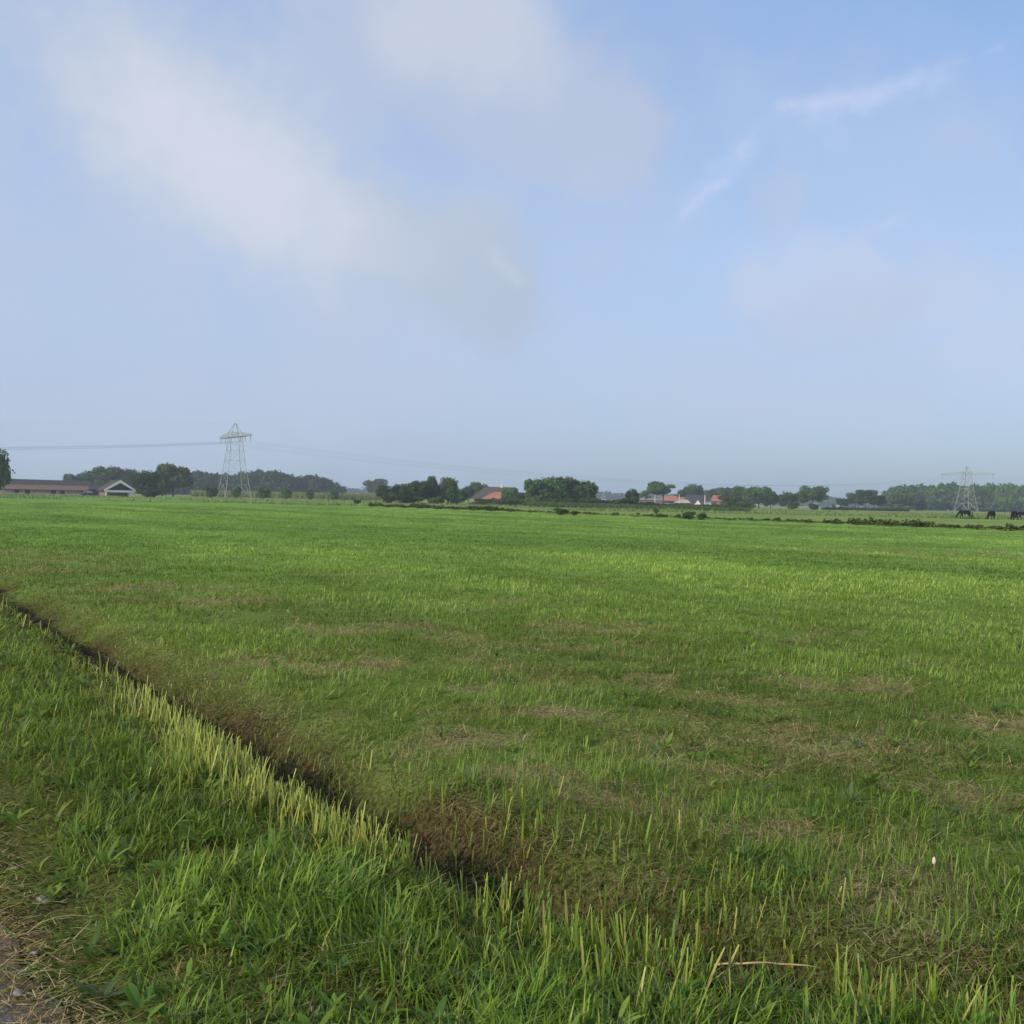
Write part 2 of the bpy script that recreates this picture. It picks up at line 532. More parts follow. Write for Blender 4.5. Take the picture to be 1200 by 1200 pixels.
lush = 1 - sstep(e, .9, 2.2) * (1 - sstep(r, 30, 60) * .3)
H = (0.030 + 0.080 * RNG.random(n) ** 1.5) * (.6 + .8 * tuft) * (1 + .45 * lush * (v < 5)) * (.7 + .6 * clump)
H = H * np.where(r > 40, .75, 1) * (1 - .35 * (1 - sstep(e, .2, .9)))
W = (0.003 + 0.0045 * RNG.random(n)) * np.maximum(1, r / 6) ** .95
yaw = fbm(x * 1.1, y * 1.1, 131, 2) * 12 + RNG.normal(0, 1.1, n)
lean = np.abs(RNG.normal(.25, .3, n)); bend = np.abs(RNG.normal(.5, .5, n))
Ct = pick(FGREENS, (2.2, 4.2, 3.0, 1.0, 1.6), n) * (.7 + .6 * clump[:, None])
fr = sstep(r, 12, 60)[:, None]
Ct = Ct * (1 - fr * .8) + np.array((.215, .35, .082)) * (.8 + .4 * clump[:, None]) * fr * .8
Ct = Ct * (.62 + .78 * sstep(band, .26, .74))[:, None] * (1 + np.array((.25, .05, 0)) * (band[:, None] - .5) * 2)
drym = RNG.random(n) < .05 * (1 - sstep(r, 8, 28)) + .35 * st * (1 - sstep(r, 14, 40))
Ct[drym] = pick([(.30, .23, .11), (.24, .2, .08)], (1, 1), drym.sum())
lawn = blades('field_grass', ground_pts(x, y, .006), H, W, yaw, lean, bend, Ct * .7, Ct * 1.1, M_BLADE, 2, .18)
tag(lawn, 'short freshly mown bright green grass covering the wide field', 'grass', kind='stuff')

# dry straw lying on the stubble, in the ditch and on the road edge
x, y = scatter(560000, 2.4, 34, 1.65, R(36), 1.6)
d, v = dv(x, y); e = d - ditch_c(v)
st = straw_mask(x, y); r = np.hypot(x, y)
prob = np.maximum(st ** .8 * .8, np.exp(-((e - .22) / .42) ** 2) * .95 * (.35 + .65 * sstep(fbm(x * 2, y * 2, 171, 3), .35, .55)))
prob = np.maximum(prob, np.exp(-((d - ROAD_D - .02) / .13) ** 2) * .50)
prob = np.maximum(prob, np.where(e > .3, .05, .02))
prob = prob * (d > ROAD_D - .45)
k = RNG.random(len(x)) < prob
x, y, d, e, r = x[k], y[k], d[k], e[k], r[k]
n = len(x)
H = (0.03 + 0.13 * RNG.random(n) ** 2.4) * np.where(d < ROAD_D + .1, .7, 1); W = (.0018 + .0032 * RNG.random(n)) * np.maximum(1, r / 6) ** .9
yaw = RNG.random(n) * 6.283
lean = R(90) - np.abs(RNG.normal(0, .16, n)) - .03; bend = RNG.normal(.12, .2, n)
Ct = pick([(.44, .35, .18), (.34, .25, .12), (.19, .13, .065), (.50, .44, .25), (.11, .075, .04)], (3, 3, 2, 1.3, 1.2), n)
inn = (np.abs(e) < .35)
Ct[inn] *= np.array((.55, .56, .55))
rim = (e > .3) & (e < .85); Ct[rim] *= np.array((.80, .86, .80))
P = ground_pts(x, y, -.006); P[:, 2] += RNG.random(n) * .03 * (d > ROAD_D + .1) + .014 * (d < ROAD_D + .15)
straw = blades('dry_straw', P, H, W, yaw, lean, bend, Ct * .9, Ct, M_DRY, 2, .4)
tag(straw, 'loose tan and brown dry straw lying in patches on the cut grass', 'straw', kind='stuff')


# weeds along the far bank
def strip_blades(name, pts_fn, n, hfun, wid, cols, wts, label, cat, lean=.18):
    uu = RNG.random(n)
    x, y = pts_fn(uu)
    H = hfun(uu, x, y) * (.45 + .8 * RNG.random(n))
    Ct = pick(cols, wts, n)
    P = ground_pts(x, y, .03)
    o = blades(name, P, H, wid * (.5 + RNG.random(n)), RNG.random(n) * 6.283, np.abs(RNG.normal(lean, .2, n)), np.abs(RNG.normal(.3, .3, n)),
               Ct * .8, Ct * 1.1, M_BLADE, 2, .2)
    return tag(o, label, cat, kind='stuff')


def bank_pts(uu):
    s = -28 + uu * (np.linalg.norm(BB - BA) + 24)
    o = RNG.normal(.8, .5, len(uu))
    return BA[0] + BT[0] * s + BN[0] * o, BA[1] + BT[1] * s + BN[1] * o


def bank_h(uu, x, y):
    s = (x - BA[0]) * BT[0] + (y - BA[1]) * BT[1]
    base = .30 + .20 * (1 - sstep(s, 8, 40)) + .26 * sstep(s, 55, 80)
    return base * (.85 + .45 * sstep(fbm(s * .22, s * 0, 141, 3), .25, .7))


# rough tussocks on the far end of the field and pasture
def rough_pts(uu):
    az = R(-34) + uu * R(68)
    yy = 165 + RNG.random(len(uu)) ** 1.3 * 150
    return np.tan(az) * yy, yy
def rough_h(uu, x, y):
    return .55 * sstep(fbm(x * .06, y * .16, 151, 3), .50, .72) + .03
strip_blades('pasture_tussocks', rough_pts, 60000, rough_h, .22, [(.13, .20, .055), (.18, .25, .08), (.22, .24, .11)], (2, 3, 1.3),
             'rough pale green tussocks dotted over the pasture beyond the field', 'grass')


def belt(px0, px1, Y0, Y1):
    def f(uu):
        pxs = px0 + uu * (px1 - px0)
        Y = Y0 + (Y1 - Y0) * uu + RNG.normal(0, 2.5, len(uu))
        dd = np.array([at(q, 1.0).x for q in np.linspace(px0, px1, 64)])
        return np.interp(pxs, np.linspace(px0, px1, 64), dd) * Y, Y
    return f


strip_blades('tall_crop', belt(225, 446, 430, 400), 26000, lambda uu, x, y: 2.4 + 0 * x, .30, [(.24, .25, .09), (.17, .21, .07)], (2, 1),
             'pale yellow green strip of tall crop in front of the left wood', 'crop')
strip_blades('reed_belt', belt(618, 880, 235, 230), 26000, lambda uu, x, y: (.6 + .9 * fbm(x * .12, y * .12, 161, 3)) * np.clip(1.15 - uu * .35, .4, 1), .16, [(.06, .105, .035), (.08, .135, .045), (.045, .08, .03)], (2, 2, 1.5),
             'belt of grey green reeds standing in front of the farm sheds', 'reeds')


# ------------------------------------------------------------------ trees
M_LEAF = leaf_mat('leaf_mid', (.075, .125, .036))
M_LEAFD = leaf_mat('leaf_dark', (.05, .088, .028))
M_LEAFL = leaf_mat('leaf_light', (.10, .155, .045))
M_BARK = plain('bark', (.07, .055, .04), .9, .35, 3)


def leaf_cloud(rng, lobes, nq, size, outward=1.0):
    """irregular leaf-clump quads near the surface of lobes [(cx,cy,cz,rx,ry,rz)]"""
    L = np.array(lobes)
    wts = (L[:, 3] * L[:, 5]) ** .9
    li = rng.choice(len(L), nq, p=wts / wts.sum())
    u = rng.normal(size=(nq, 3)); u /= np.linalg.norm(u, axis=1)[:, None]
    rad = 1 - .55 * rng.random(nq) ** 2.2
    bump = 1 + .30 * (fbm(u[:, 0] * 3 + li * 7.3, u[:, 2] * 3 + u[:, 1] * 2.1, 3, 3) - .5) * 2
    rad = rad * bump * np.where(rng.random(nq) < .10, 1.16, 1.0)
    c = L[li, :3] + u * L[li, 3:6] * rad[:, None]
    nrm = u * outward + rng.normal(size=(nq, 3)) * .55
    nrm /= np.linalg.norm(nrm, axis=1)[:, None]
    ref = rng.normal(size=(nq, 3))
    t1 = np.cross(nrm, ref); t1 /= np.linalg.norm(t1, axis=1)[:, None] + 1e-9
    t2 = np.cross(nrm, t1)
    s = size * (.55 + .9 * rng.random(nq))
    V = np.empty((nq, 4, 3))
    for k, (a_, b_) in enumerate(((-1, -.6), (.9, -1), (1.1, .7), (-.7, 1))):
        j = 1 + .35 * rng.normal(size=nq)
        V[:, k] = c + t1 * (s * a_ * j)[:, None] + t2 * (s * b_ * .8)[:, None]
    tint = (.72 + .56 * rng.random((nq, 1))) * (1 + .25 * (rng.random((len(L), 1))[li] - .5))
    C = np.repeat(tint, 4, axis=0) * np.ones((1, 3))
    return V.reshape(-1, 3), C


def make_lobes(rng, kind):
    L = []
    if kind == 'round':
        L.append((0, 0, .58, .36, .36, .34))
        for i in range(13):
            a_ = rng.random() * 6.283; h = .30 + .60 * rng.random(); rr_ = .36 * math.sqrt(max(.05, 1 - ((h - .55) / .50) ** 2))
            q = .13 + .09 * rng.random()
            L.append((math.cos(a_) * rr_, math.sin(a_) * rr_, h, q, q, q * .85))
    elif kind == 'oak':
        L.append((0, 0, .64, .30, .30, .26))
        for i in range(24):
            a_ = i * 2.4 + rng.random(); h = .36 + .54 * rng.random(); rr_ = .38 * math.sqrt(max(.05, 1 - ((h - .60) / .42) ** 2)) * (.6 + .4 * rng.random())
            q = .09 + .10 * rng.random()
            L.append((math.cos(a_) * rr_, math.sin(a_) * rr_, h, q, q, q * .8))
    elif kind == 'open':      # trunk shows, flat spreading crown
        for i in range(12):
            a_ = rng.random() * 6.283; h = .52 + .38 * rng.random(); rr_ = .36 * math.sqrt(rng.random())
            q = .12 + .10 * rng.random()
            L.append((math.cos(a_) * rr_, math.sin(a_) * rr_, h - rr_ * .35, q, q, q * .62))
    elif kind == 'tall':
        for i in range(13):
            h = .22 + .70 * i / 12; a_ = rng.random() * 6.283; w = .34 * math.sin(math.pi * min(1, max(.12, (h - .05) / .98))) ** .6
            q = .13 + .10 * rng.random()
            L.append((math.cos(a_) * w * .6, math.sin(a_) * w * .6, h, q * 1.1, q * 1.1, q))
    elif kind == 'wispy':
        for i in range(9):
            h = .35 + .58 * rng.random(); a_ = rng.random() * 6.283; rr_ = .30 * rng.random()
            q = .09 + .08 * rng.random()
            L.append((math.cos(a_) * rr_, math.sin(a_) * rr_, h, q * 1.2, q * 1.2, q))
    else:                      # bush, foliage down to the ground
        L.append((0, 0, .42, .34, .34, .40))
        for i in range(10):
            a_ = rng.random() * 6.283; h = .15 + .65 * rng.random(); rr_ = .34 * math.sqrt(max(.05, 1 - (h - .3) ** 2 * 1.8))
            q = .13 + .10 * rng.random()
            L.append((math.cos(a_) * rr_, math.sin(a_) * rr_, h, q, q, q * .9))
    # normalise height to 1 and width to 1
    A = np.array(L)
    top = (A[:, 2] + A[:, 5]).max(); wid = np.abs(A[:, :2]).max(0) + A[:, 3].mean()
    A[:, 2] /= top; A[:, 5] /= top
    A[:, :2] *= .5 / wid.max(); A[:, 3:5] *= .5 / wid.max()
    return A


def tube(bm, pts, rads, seg=7):
    rings = []
    for i, p in enumerate(pts):
        p = Vector(p)
        q = Vector(pts[min(i + 1, len(pts) - 1)]) - Vector(pts[max(i - 1, 0)])
        q.normalize()
        s = q.cross(Vector((0, 1, .01))); s = s.normalized() if s.length > 1e-4 else Vector((1, 0, 0))
        t = q.cross(s)
        rings.append([bm.verts.new(p + (s * math.cos(2 * math.pi * k / seg) + t * math.sin(2 * math.pi * k / seg)) * rads[i]) for k in range(seg)])
    for a_, b_ in zip(rings, rings[1:]):
        for k in range(seg):
            bm.faces.new((a_[k], a_[(k + 1) % seg], b_[(k + 1) % seg], b_[k]))
    bm.faces.new(rings[0][::-1]); bm.faces.new(rings[-1])


def bm_mesh(name, bm, mat, smooth=False):
    bmesh.ops.recalc_face_normals(bm, faces=bm.faces)
    me = bpy.data.meshes.new(name); bm.to_mesh(me); bm.free()
    me.materials.append(mat)
    if smooth:
        me.polygons.foreach_set('use_smooth', [True] * len(me.polygons))
    return me


def make_tree_data(seed, kind, nq, size, mat):
    rng = np.random.default_rng(seed)
    L = make_lobes(rng, kind)
    V, C = leaf_cloud(rng, L, nq, size)
    crown = np_mesh('crown', V, np.arange(len(V)).reshape(-1, 4), mat, C)
    bm = bmesh.new()
    tube(bm, [(0, 0, -.02), (.01, 0, .15), (0, .01, .35), (.01, 0, .62)], [.045, .032, .026, .010])
    for i in range(1, min(6, len(L))):
        c = L[i]
        tube(bm, [(.005, 0, .26 + .03 * i), (c[0] * .5, c[1] * .5, (c[2] + .30) / 2 + .04), (c[0], c[1], c[2])], [.016, .011, .004], 5)
    trunk = bm_mesh('trunk', bm, M_BARK, True)
    return crown, trunk


KINDS = {}
for i, (nm, kd, nq, sz, mt) in enumerate([('round_a', 'round', 2600, .034, M_LEAF), ('round_b', 'round', 2600, .034, M_LEAFD), ('tall_a', 'tall', 2300, .034, M_LEAFD),
                                          ('tall_b', 'tall', 2300, .034, M_LEAF), ('open_a', 'open', 2000, .032, M_LEAF), ('open_b', 'open', 2000, .032, M_LEAFD),
                                          ('wispy', 'wispy', 800, .030, M_LEAF), ('bush_a', 'bush', 1500, .045, M_LEAFD), ('bush_b', 'bush', 1500, .045, M_LEAF),
                                          ('bush_l', 'bush', 1500, .045, M_LEAFL), ('oak_a', 'oak', 2600, .03, M_LEAF), ('oak_b', 'oak', 2600, .03, M_LEAFD)]):
    KINDS[nm] = make_tree_data(200 + i, kd, int(nq * 1.9), sz * .74, mt)


def tree(kind, px, wpx, top, Y, label, group=None, name=None, cat=None):
    crown, trunk = KINDS[kind]
    loc = at(px, Y)
    h = zat(px, top, Y); w = wpx * Y / 1200
    bush = kind.startswith('bush')
    loc.z = float(height(np.array([loc.x]), np.array([loc.y]))[0])
    t = empty(name or ('bush' if bush else 'tree'), loc, random.random() * 6.283, (w, w, h))
    tag(t, label, cat or ('bush' if bush else 'tree'), group)
    c = link('crown', crown, t); k = link('trunk', trunk, t)
    s = h * .75 / max(w, .1)
    if not bush: k.scale = (min(1, s), min(1, s), 1)
    return t


G1 = 'round bushes in front of the left wood'
tree('tall_b', -12, 46, 524, 245, 'tall dark tree at the left edge, overhanging the end of the long barn')
tree('round_b', 172, 34, 551, 320, 'dark round tree right behind the white gabled house')
tree('bush_a', 174, 30, 570, 300, 'low dark clipped shrub beside the white gable wall')
tree('round_a', 203, 46, 544, 380, 'bushy tree left of the left pylon, tallest of its clump', )
tree('tall_a', 190, 24, 552, 375, 'slim dark tree between the gabled house and the tall bushy tree')
tree('round_a', 128, 46, 547, 470, 'broad hazy tree rising behind the gabled house roof')
tree('round_b', 107, 34, 551, 480, 'hazy tree behind the gap between barn and gabled house')
tree('round_a', 84, 22, 555.5, 480, 'small hazy round tree above the right end of the barn roof')
tree('round_b', 152, 28, 549, 480, 'hazy tree behind the white gable peak')
tree('round_a', 440, 30, 561, 690, 'pale hazy round tree standing alone right of the left wood')
for px, w, top, lab in ((247, 17, 570, 'leftmost round bush in front of the left wood, just left of the pylon leg'),
                        (277, 14, 570.5, 'small round bush standing between the legs of the left pylon'),
                        (308, 18, 571, 'widest round bush, just right of the left pylon'),
                        (335, 15, 571, 'round bush between the widest bush and two smaller ones in front of the left wood'),
                        (364, 12, 573.5, 'small upright bush, second from the right before the yellow crop strip'),
                        (391, 11, 573.5, 'smallest upright bush, nearest the centre before the yellow crop strip')):
    tree('bush_b', px, w, top, 335, lab, G1)
# dark copse left of the thatched farmhouse
tree('bush_a', 457, 32, 569, 268, 'low dark shrub at the left end of the middle copse')
tree('round_b', 474, 30, 566.5, 270, 'dark rounded tree second from the left in the middle copse')
tree('round_a', 490, 30, 563.5, 272, 'mid green rounded tree in the middle copse, left of the two tall ones')
tree('tall_a', 507, 22, 558, 276, 'tall ragged tree in the middle copse, left of its tall twin')
tree('tall_b', 525, 26, 559, 276, 'tall ragged tree in the middle copse, right of its tall twin')
tree('bush_a', 536, 26, 572, 268, 'dark shrub at the right foot of the tall pair in the middle copse')
tree('bush_l', 512, 20, 581.5, 255, 'low light green bush in front of the middle copse')
tree('bush_a', 482, 36, 575, 262, 'dark wide shrub filling the foot of the middle copse')
tree('round_b', 549, 16, 569, 420, 'dark tree at the left end of the thatched farmhouse')
tree('round_a', 561, 22, 565, 430, 'tree rising behind the left hip of the thatched roof')
tree('round_a', 598, 22, 571, 385, 'tree overlapping the right end of the thatched roof')
tree('bush_a', 606, 20, 577, 300, 'dark rounded bush right of the orange tiled wing')
tree('bush_a', 591, 14, 582, 310, 'dark low bush in front of the orange tiled wing')
tree('bush_a', 580, 10, 583.5, 320, 'little dark bush below the orange tiled roof')
# big clump
tree('round_a', 627, 32, 561.5, 275, 'left tree of the big central clump')
tree('tall_b', 646, 38, 558.5, 280, 'tall broad tree in the middle of the big central clump')
tree('round_a', 664, 32, 559, 284, 'tree right of the tallest in the big central clump')
tree('round_b', 684, 34, 563.5, 282, 'dark round tree at the right end of the big central clump')
tree('wispy', 692, 14, 563, 286, 'thin see through treetop at the right of the big central clump')
tree('bush_b', 638, 30, 577, 262, 'shrub at the left foot of the big central clump')
tree('bush_a', 662, 34, 576, 265, 'dark shrub under the middle of the big central clump')
tree('bush_l', 625, 24, 583, 250, 'light green shrub in front of the big central clump')
tree('bush_b', 655, 44, 584, 248, 'low wide shrub before the middle of the big central clump')
tree('bush_b', 697, 46, 583.5, 250, 'low hedge shrub at the right foot of the big central clump')
tree('bush_b', 726, 36, 584, 252, 'low hedge shrub between the central clump and the lone dark tree')
tree('round_b', 741, 17, 572.5, 262, 'small lone dark tree between the central clump and the farm')
tree('bush_a', 741, 18, 582, 255, 'dark shrub at the foot of the lone dark tree')
# farm trees
tree('open_a', 777, 42, 564.5, 430, 'flat topped spreading tree above the orange roofed shed')
tree('wispy', 757, 18, 572.5, 425, 'thin pale tree left of the flat topped spreading tree')
tree('round_b', 812, 25, 567, 520, 'dark rounded tree behind the slate roofed barn')
tree('round_b', 828, 18, 574, 520, 'lower dark tree behind the right end of the slate roofed barn')
tree('open_b', 796, 20, 574, 520, 'small tree between the flat topped tree and the slate roofed barn')
tree('round_a', 845, 30, 571, 520, 'rounded tree behind the orange roofed house at the right of the farm')
tree('oak_a', 868, 26, 569.5, 430, 'tree with gaps in its crown right of the farm')
tree('round_a', 889, 36, 570, 400, 'large rounded mid green tree right of the farm')
tree('round_b', 903, 20, 575, 390, 'dark tree leaning on the right of the large rounded tree')
tree('bush_b', 855, 30, 580, 370, 'bush in front of the orange roofed house')
tree('bush_b', 877, 26, 586.5, 350, 'low bush at the foot of the large rounded tree')
tree('bush_a', 862, 12, 590, 350, 'small dark bush at the right end of the farm hedge')
tree('round_b', 924, 26, 577, 420, 'smaller rounded tree left of the lone tree with a bare trunk')
tree('bush_b', 928, 18, 587, 380, 'rounded bush below the smaller rounded tree')
tree('oak_a', 952, 37, 569, 400, 'lone oak shaped tree with a bare trunk in the right meadow')
tree('bush_a', 953, 13, 590, 385, 'dark shrub at the foot of the lone oak shaped tree')
tree('oak_b', 987, 18, 584, 470, 'low tree at the left end of the row with bare trunks')
tree('oak_a', 1002, 22, 577, 470, 'mid tree in the row with bare trunks')
tree('oak_b', 1014, 30, 573.5, 465, 'tallest tree in the row with bare trunks')
tree('oak_b', 1030, 22, 580, 470, 'right tree in the row with bare trunks')
tree('bush_a', 977, 5, 591, 420, 'tiny upright bush, the left of two in the right meadow')
tree('bush_a', 985, 6, 593, 420, 'tiny rounded bush, the right of two in the right meadow')
tree('oak_a', 1058, 34, 577.5, 520, 'tree with slender trunks before the left end of the right wood')
tree('bush_a', 1080, 14, 586, 520, 'dark bush between the slender trunked tree and the right wood')
tree('bush_l', 1178, 19, 582, 560, 'pale round tree standing out before the right wood', name='tree', cat='tree')
# bushes on the far bank and in the pasture
for px, py, w, top, lab in ((657, 603.5, 20, 596, 'dark low bush on the far bank below the big central clump'),
                            (673, 604, 12, 599.5, 'small dark bush just right of the low bush below the central clump'),
                            (722, 604.5, 9, 600, 'tiny bush on the far bank below the lone dark tree'),
                            (808, 609, 17, 600.5, 'larger dark bush on the far bank in front of the farm'),
                            (822, 609.5, 14, 602, 'round dark bush right beside the larger one on the far bank'),
                            (769, 602.5, 7, 596, 'small upright bush in the pasture before the farm sheds'),
                            (418, 591, 11, 586.5, 'dark bush at the left end of the far bank weeds')):
    Y = min(gp(px, py).y, 215)
    tree('bush_b', px, w, top - 1, Y, lab)


# weeds along the far bank: leafy clumps of uneven height
rng = np.random.default_rng(77)
VV, CC = [], []
TINTS = np.array([(1.0, 1.0, 1.0), (1.5, 1.45, 1.1), (1.35, 1.25, 1.1), (.7, .75, .8)])
BL = [make_lobes(rng, 'bush') for _ in range(6)]
for i in range(5200):
    uu = np.array([rng.random() ** 1.0])
    x, y = bank_pts(uu)
    h = float(bank_h(uu, x, y)[0]) * (.40 + .75 * rng.random() ** 1.5)
    w_ = h * (.5 + .6 * rng.random()) + .35
    L = BL[i % 6]
    V, C = leaf_cloud(rng, L, 46, .11)
    V = V * np.array((w_, w_, h)) + np.array((x[0], y[0], float(height(x, y)[0]) - .04))
    VV.append(V); CC.append(C * TINTS[rng.choice(4, p=(.42, .25, .15, .18))])
V = np.concatenate(VV)
o = link('bank_weeds', np_mesh('bank_weeds', V, np.arange(len(V)).reshape(-1, 4), leaf_mat('weed_leaf', (.085, .115, .036)), np.concatenate(CC)))
tag(o, 'dark green and brown weeds growing along the far ditch bank', 'weeds', kind='stuff')


# far woods: one mass each
def wood(name, prof, Y, dY, n, wm, label, mat, nq=750, hedge=False):
    rng = np.random.default_rng(hash(name) % 1000 if False else len(name) * 7)
    px0, px1 = prof[0][0], prof[-1][0]
    VV, CC = [], []
    TB = bmesh.new()
    for i in range(n):
        px = px0 + (px1 - px0) * (i + rng.random()) / n
        front = rng.random()
        yy = Y + dY * front
        top = np.interp(px, [q[0] for q in prof], [q[1] for q in prof]) + (rng.normal(0, .4) if hedge else rng.normal(0, 1.2) + (1 - front) * 4.0 * rng.random())
        h = zat(px, top, yy); w = wm * (.7 + .6 * rng.random())
        L = make_lobes(rng, ('round', 'tall', 'round')[i % 3])
        V, C = leaf_cloud(rng, L, nq, .052)
        p = at(px, yy)
        V = V * np.array((w, w, h)); V[:, 2] = np.maximum(V[:, 2], -.2)
        VV.append(V + np.array((p.x, p.y, 0))); CC.append(C * (.75 + .5 * rng.random()))
        tube(TB, [(p.x, p.y, -.3), (p.x + .2, p.y, h * .6)], [.35, .15], 5)
    # undergrowth wall
    for i in range(n):
        px = px0 + (px1 - px0) * rng.random(); yy = Y + dY * rng.random() * .6
        L = make_lobes(rng, 'bush'); V, C = leaf_cloud(rng, L, 200, .09)
        p = at(px, yy)
        VV.append(V * np.array((wm * .8, wm * .8, min(5.0, .75 * h))) + np.array((p.x, p.y, -.1))); CC.append(C * .9)
    V = np.concatenate(VV); C = np.concatenate(CC)
    me = np_mesh(name, V, np.arange(len(V)).reshape(-1, 4), mat, C)
    TB.verts.ensure_lookup_table()
    tm = bm_mesh(name + '_trunks', TB, M_BARK)
    o = link(name, me)
    if hedge: return tag(o, label, 'hedge')
    tag(o, label, 'wood', kind='stuff')
    t = link('trunks', tm, o); t['kind'] = 'stuff'
    return o


wood('deciduous_wood', [(150, 560), (215, 552.5), (240, 553), (265, 557), (295, 552), (322, 551.5), (340, 557), (352, 559), (362, 557), (385, 561), (398, 567)], 620, 70, 60, 13,
     'dark hazy deciduous wood on the horizon behind the left pylon', M_LEAFD)
wood('deciduous_wood', [(1038, 578), (1046, 571), (1062, 568.5), (1085, 569), (1112, 566.5), (1130, 569.5), (1160, 567.5), (1178, 568), (1182, 571), (1200, 569), (1290, 566)], 650, 60, 66, 15,
     'dense hazy deciduous wood on the horizon behind the right pylon and the horses', M_LEAF)
wood('tree_line', [(395, 570), (470, 573), (700, 575.5), (735, 576.5), (920, 578), (935, 576), (975, 581), (1045, 582)], 1350, 150, 80, 26,
     'very pale blue tree line far away along the middle of the horizon', M_LEAFD, 300)
wood('field_hedge', [(966, 593.5), (1000, 594.5), (1062, 595.5)], 420, 4, 30, 4.0, 'low dark hedge running below the row of trees with bare trunks', M_LEAFD, 160, True)
wood('garden_hedge', [(560, 585), (615, 584), (680, 586.5), (740, 588), (800, 590.5), (862, 592.5)], 262, 8, 60, 6.0, 'long uneven green hedge between the pasture and the farm', M_LEAF, 260, True)


# ------------------------------------------------------------------ buildings
def bmbox(bm, x0, x1, y0, y1, z0, z1):
    v = [bm.verts.new(p) for p in ((x0, y0, z0), (x1, y0, z0), (x1, y1, z0), (x0, y1, z0), (x0, y0, z1), (x1, y0, z1), (x1, y1, z1), (x0, y1, z1))]
    for f in ((0, 3, 2, 1), (4, 5, 6, 7), (0, 1, 5, 4), (1, 2, 6, 5), (2, 3, 7, 6), (3, 0, 4, 7)):
        bm.faces.new([v[i] for i in f])


def poly_slab(bm, pts, th):
    """a planar polygon given thickness along its normal (downwards)"""
    P = [Vector(p) for p in pts]
    nrm = (P[1] - P[0]).cross(P[2] - P[0]).normalized()
    if nrm.z < 0: nrm = -nrm
    a_ = [bm.verts.new(p) for p in P]; b_ = [bm.verts.new(p - nrm * th) for p in P]
    bm.faces.new(a_); bm.faces.new(b_[::-1])
    for i in range(len(P)):
        j = (i + 1) % len(P)
        bm.faces.new((a_[i], b_[i], b_[j], a_[j]))


def solid(bm, verts, faces):
    v = [bm.verts.new(p) for p in verts]
    for f in faces: bm.faces.new([v[i] for i in f])


def part(name, fn, mat, parent):
    bm = bmesh.new(); fn(bm)
    return link(name, bm_mesh(name, bm, mat), parent)


M_SLATE = plain('dark_roof', (.04, .043, .05), .85, .3, 1.5, wave=('Z', 3, .4))
M_TILE = plain('clay_tile', (.165, .10, .08), .85, .3, 1.2, wave=('Z', 4, .5))
M_TILEO = plain('orange_tile', (.31, .135, .09), .85, .25, 1.2, wave=('Z', 4, .4))
M_TILED = plain('faded_tile', (.26, .15, .115), .85, .3, 1.0, wave=('Z', 4, .5))
M_THATCH = plain('thatch', (.062, .052, .046), .95, .35, 2.5)
M_BRICK = plain('brown_brick', (.15, .115, .10), .9, .3, 3)
M_WALLG = plain('grey_render', (.24, .215, .195), .9, .25, 1.5)
M_WHITE = plain('white_paint', (.72, .72, .70), .6, .08, 2)
M_CREAM = plain('cream_wall', (.50, .44, .33), .8, .12, 2)
M_DARK = plain('dark_timber', (.022, .022, .024), .8, .3, 3)
M_BROWNR = plain('brown_roof', (.052, .038, .034), .9, .3, 2, wave=('Z', 3, .4))
M_PALER = plain('pale_sheet_roof', (.40, .34, .27), .8, .2, 1.5)
M_GLASS = plain('window_glass', (.03, .04, .05), .15, .2, 1)
M_STEEL = plain('galvanised_steel', (.25, .28, .29), .75, .15, .8)
M_WIRE = plain('wire', (.10, .10, .11), .6, .1, 1)
M_POST = plain('pale_post', (.55, .52, .46), .8, .15, 4)


def face_cam(px, Y, extra=0.0):
    p = at(px, Y)
    return p, -math.atan2(p.x, p.y) + extra


# long barn: low brick walls, tiled lower roof, dark upper roof
p, rz = face_cam(53, 300, R(-3))
barn = empty('barn', p, rz); tag(barn, 'long low brick barn with a dark upper roof and terracotta tiled eaves', 'barn')
hw = 11.6
part('wall', lambda bm: bmbox(bm, -hw, hw, 0, 8, -.2, 1.75), M_WALLG, barn)
part('lower_roof', lambda bm: (poly_slab(bm, [(-hw - .3, -.6, 1.55), (hw + .1, -.6, 1.55), (hw + .1, 1.5, 3.05), (-hw - .3, 1.5, 3.05)], .14)), M_TILE, barn)
part('upper_roof', lambda bm: (solid(bm, [(-hw - .3, 1.3, 3.0), (hw + .4, 1.3, 3.0), (hw + .4, 6.7, 3.0), (-hw - .3, 6.7, 3.0), (-hw - .3, 4, 4.55), (hw + .4, 4, 4.4)],
     [(0, 1, 5, 4), (2, 3, 4, 5), (0, 4, 3), (1, 2, 5), (0, 3, 2, 1)])), M_SLATE, barn)
for x0, w_, h_ in ((-7.5, 1.2, 1.2), (-4.7, 1.2, 1.75), (2.2, 1.4, .9), (4.6, 1.3, 1.0), (10.2, 1.2, .9)):
    b_ = .0 if h_ > 1.5 else .45
    part('door' if h_ > 1.5 else 'window', lambda bm: bmbox(bm, x0 - w_ / 2, x0 + w_ / 2, -.06, .05, b_, min(1.5, b_ + h_)), M_DARK, barn)
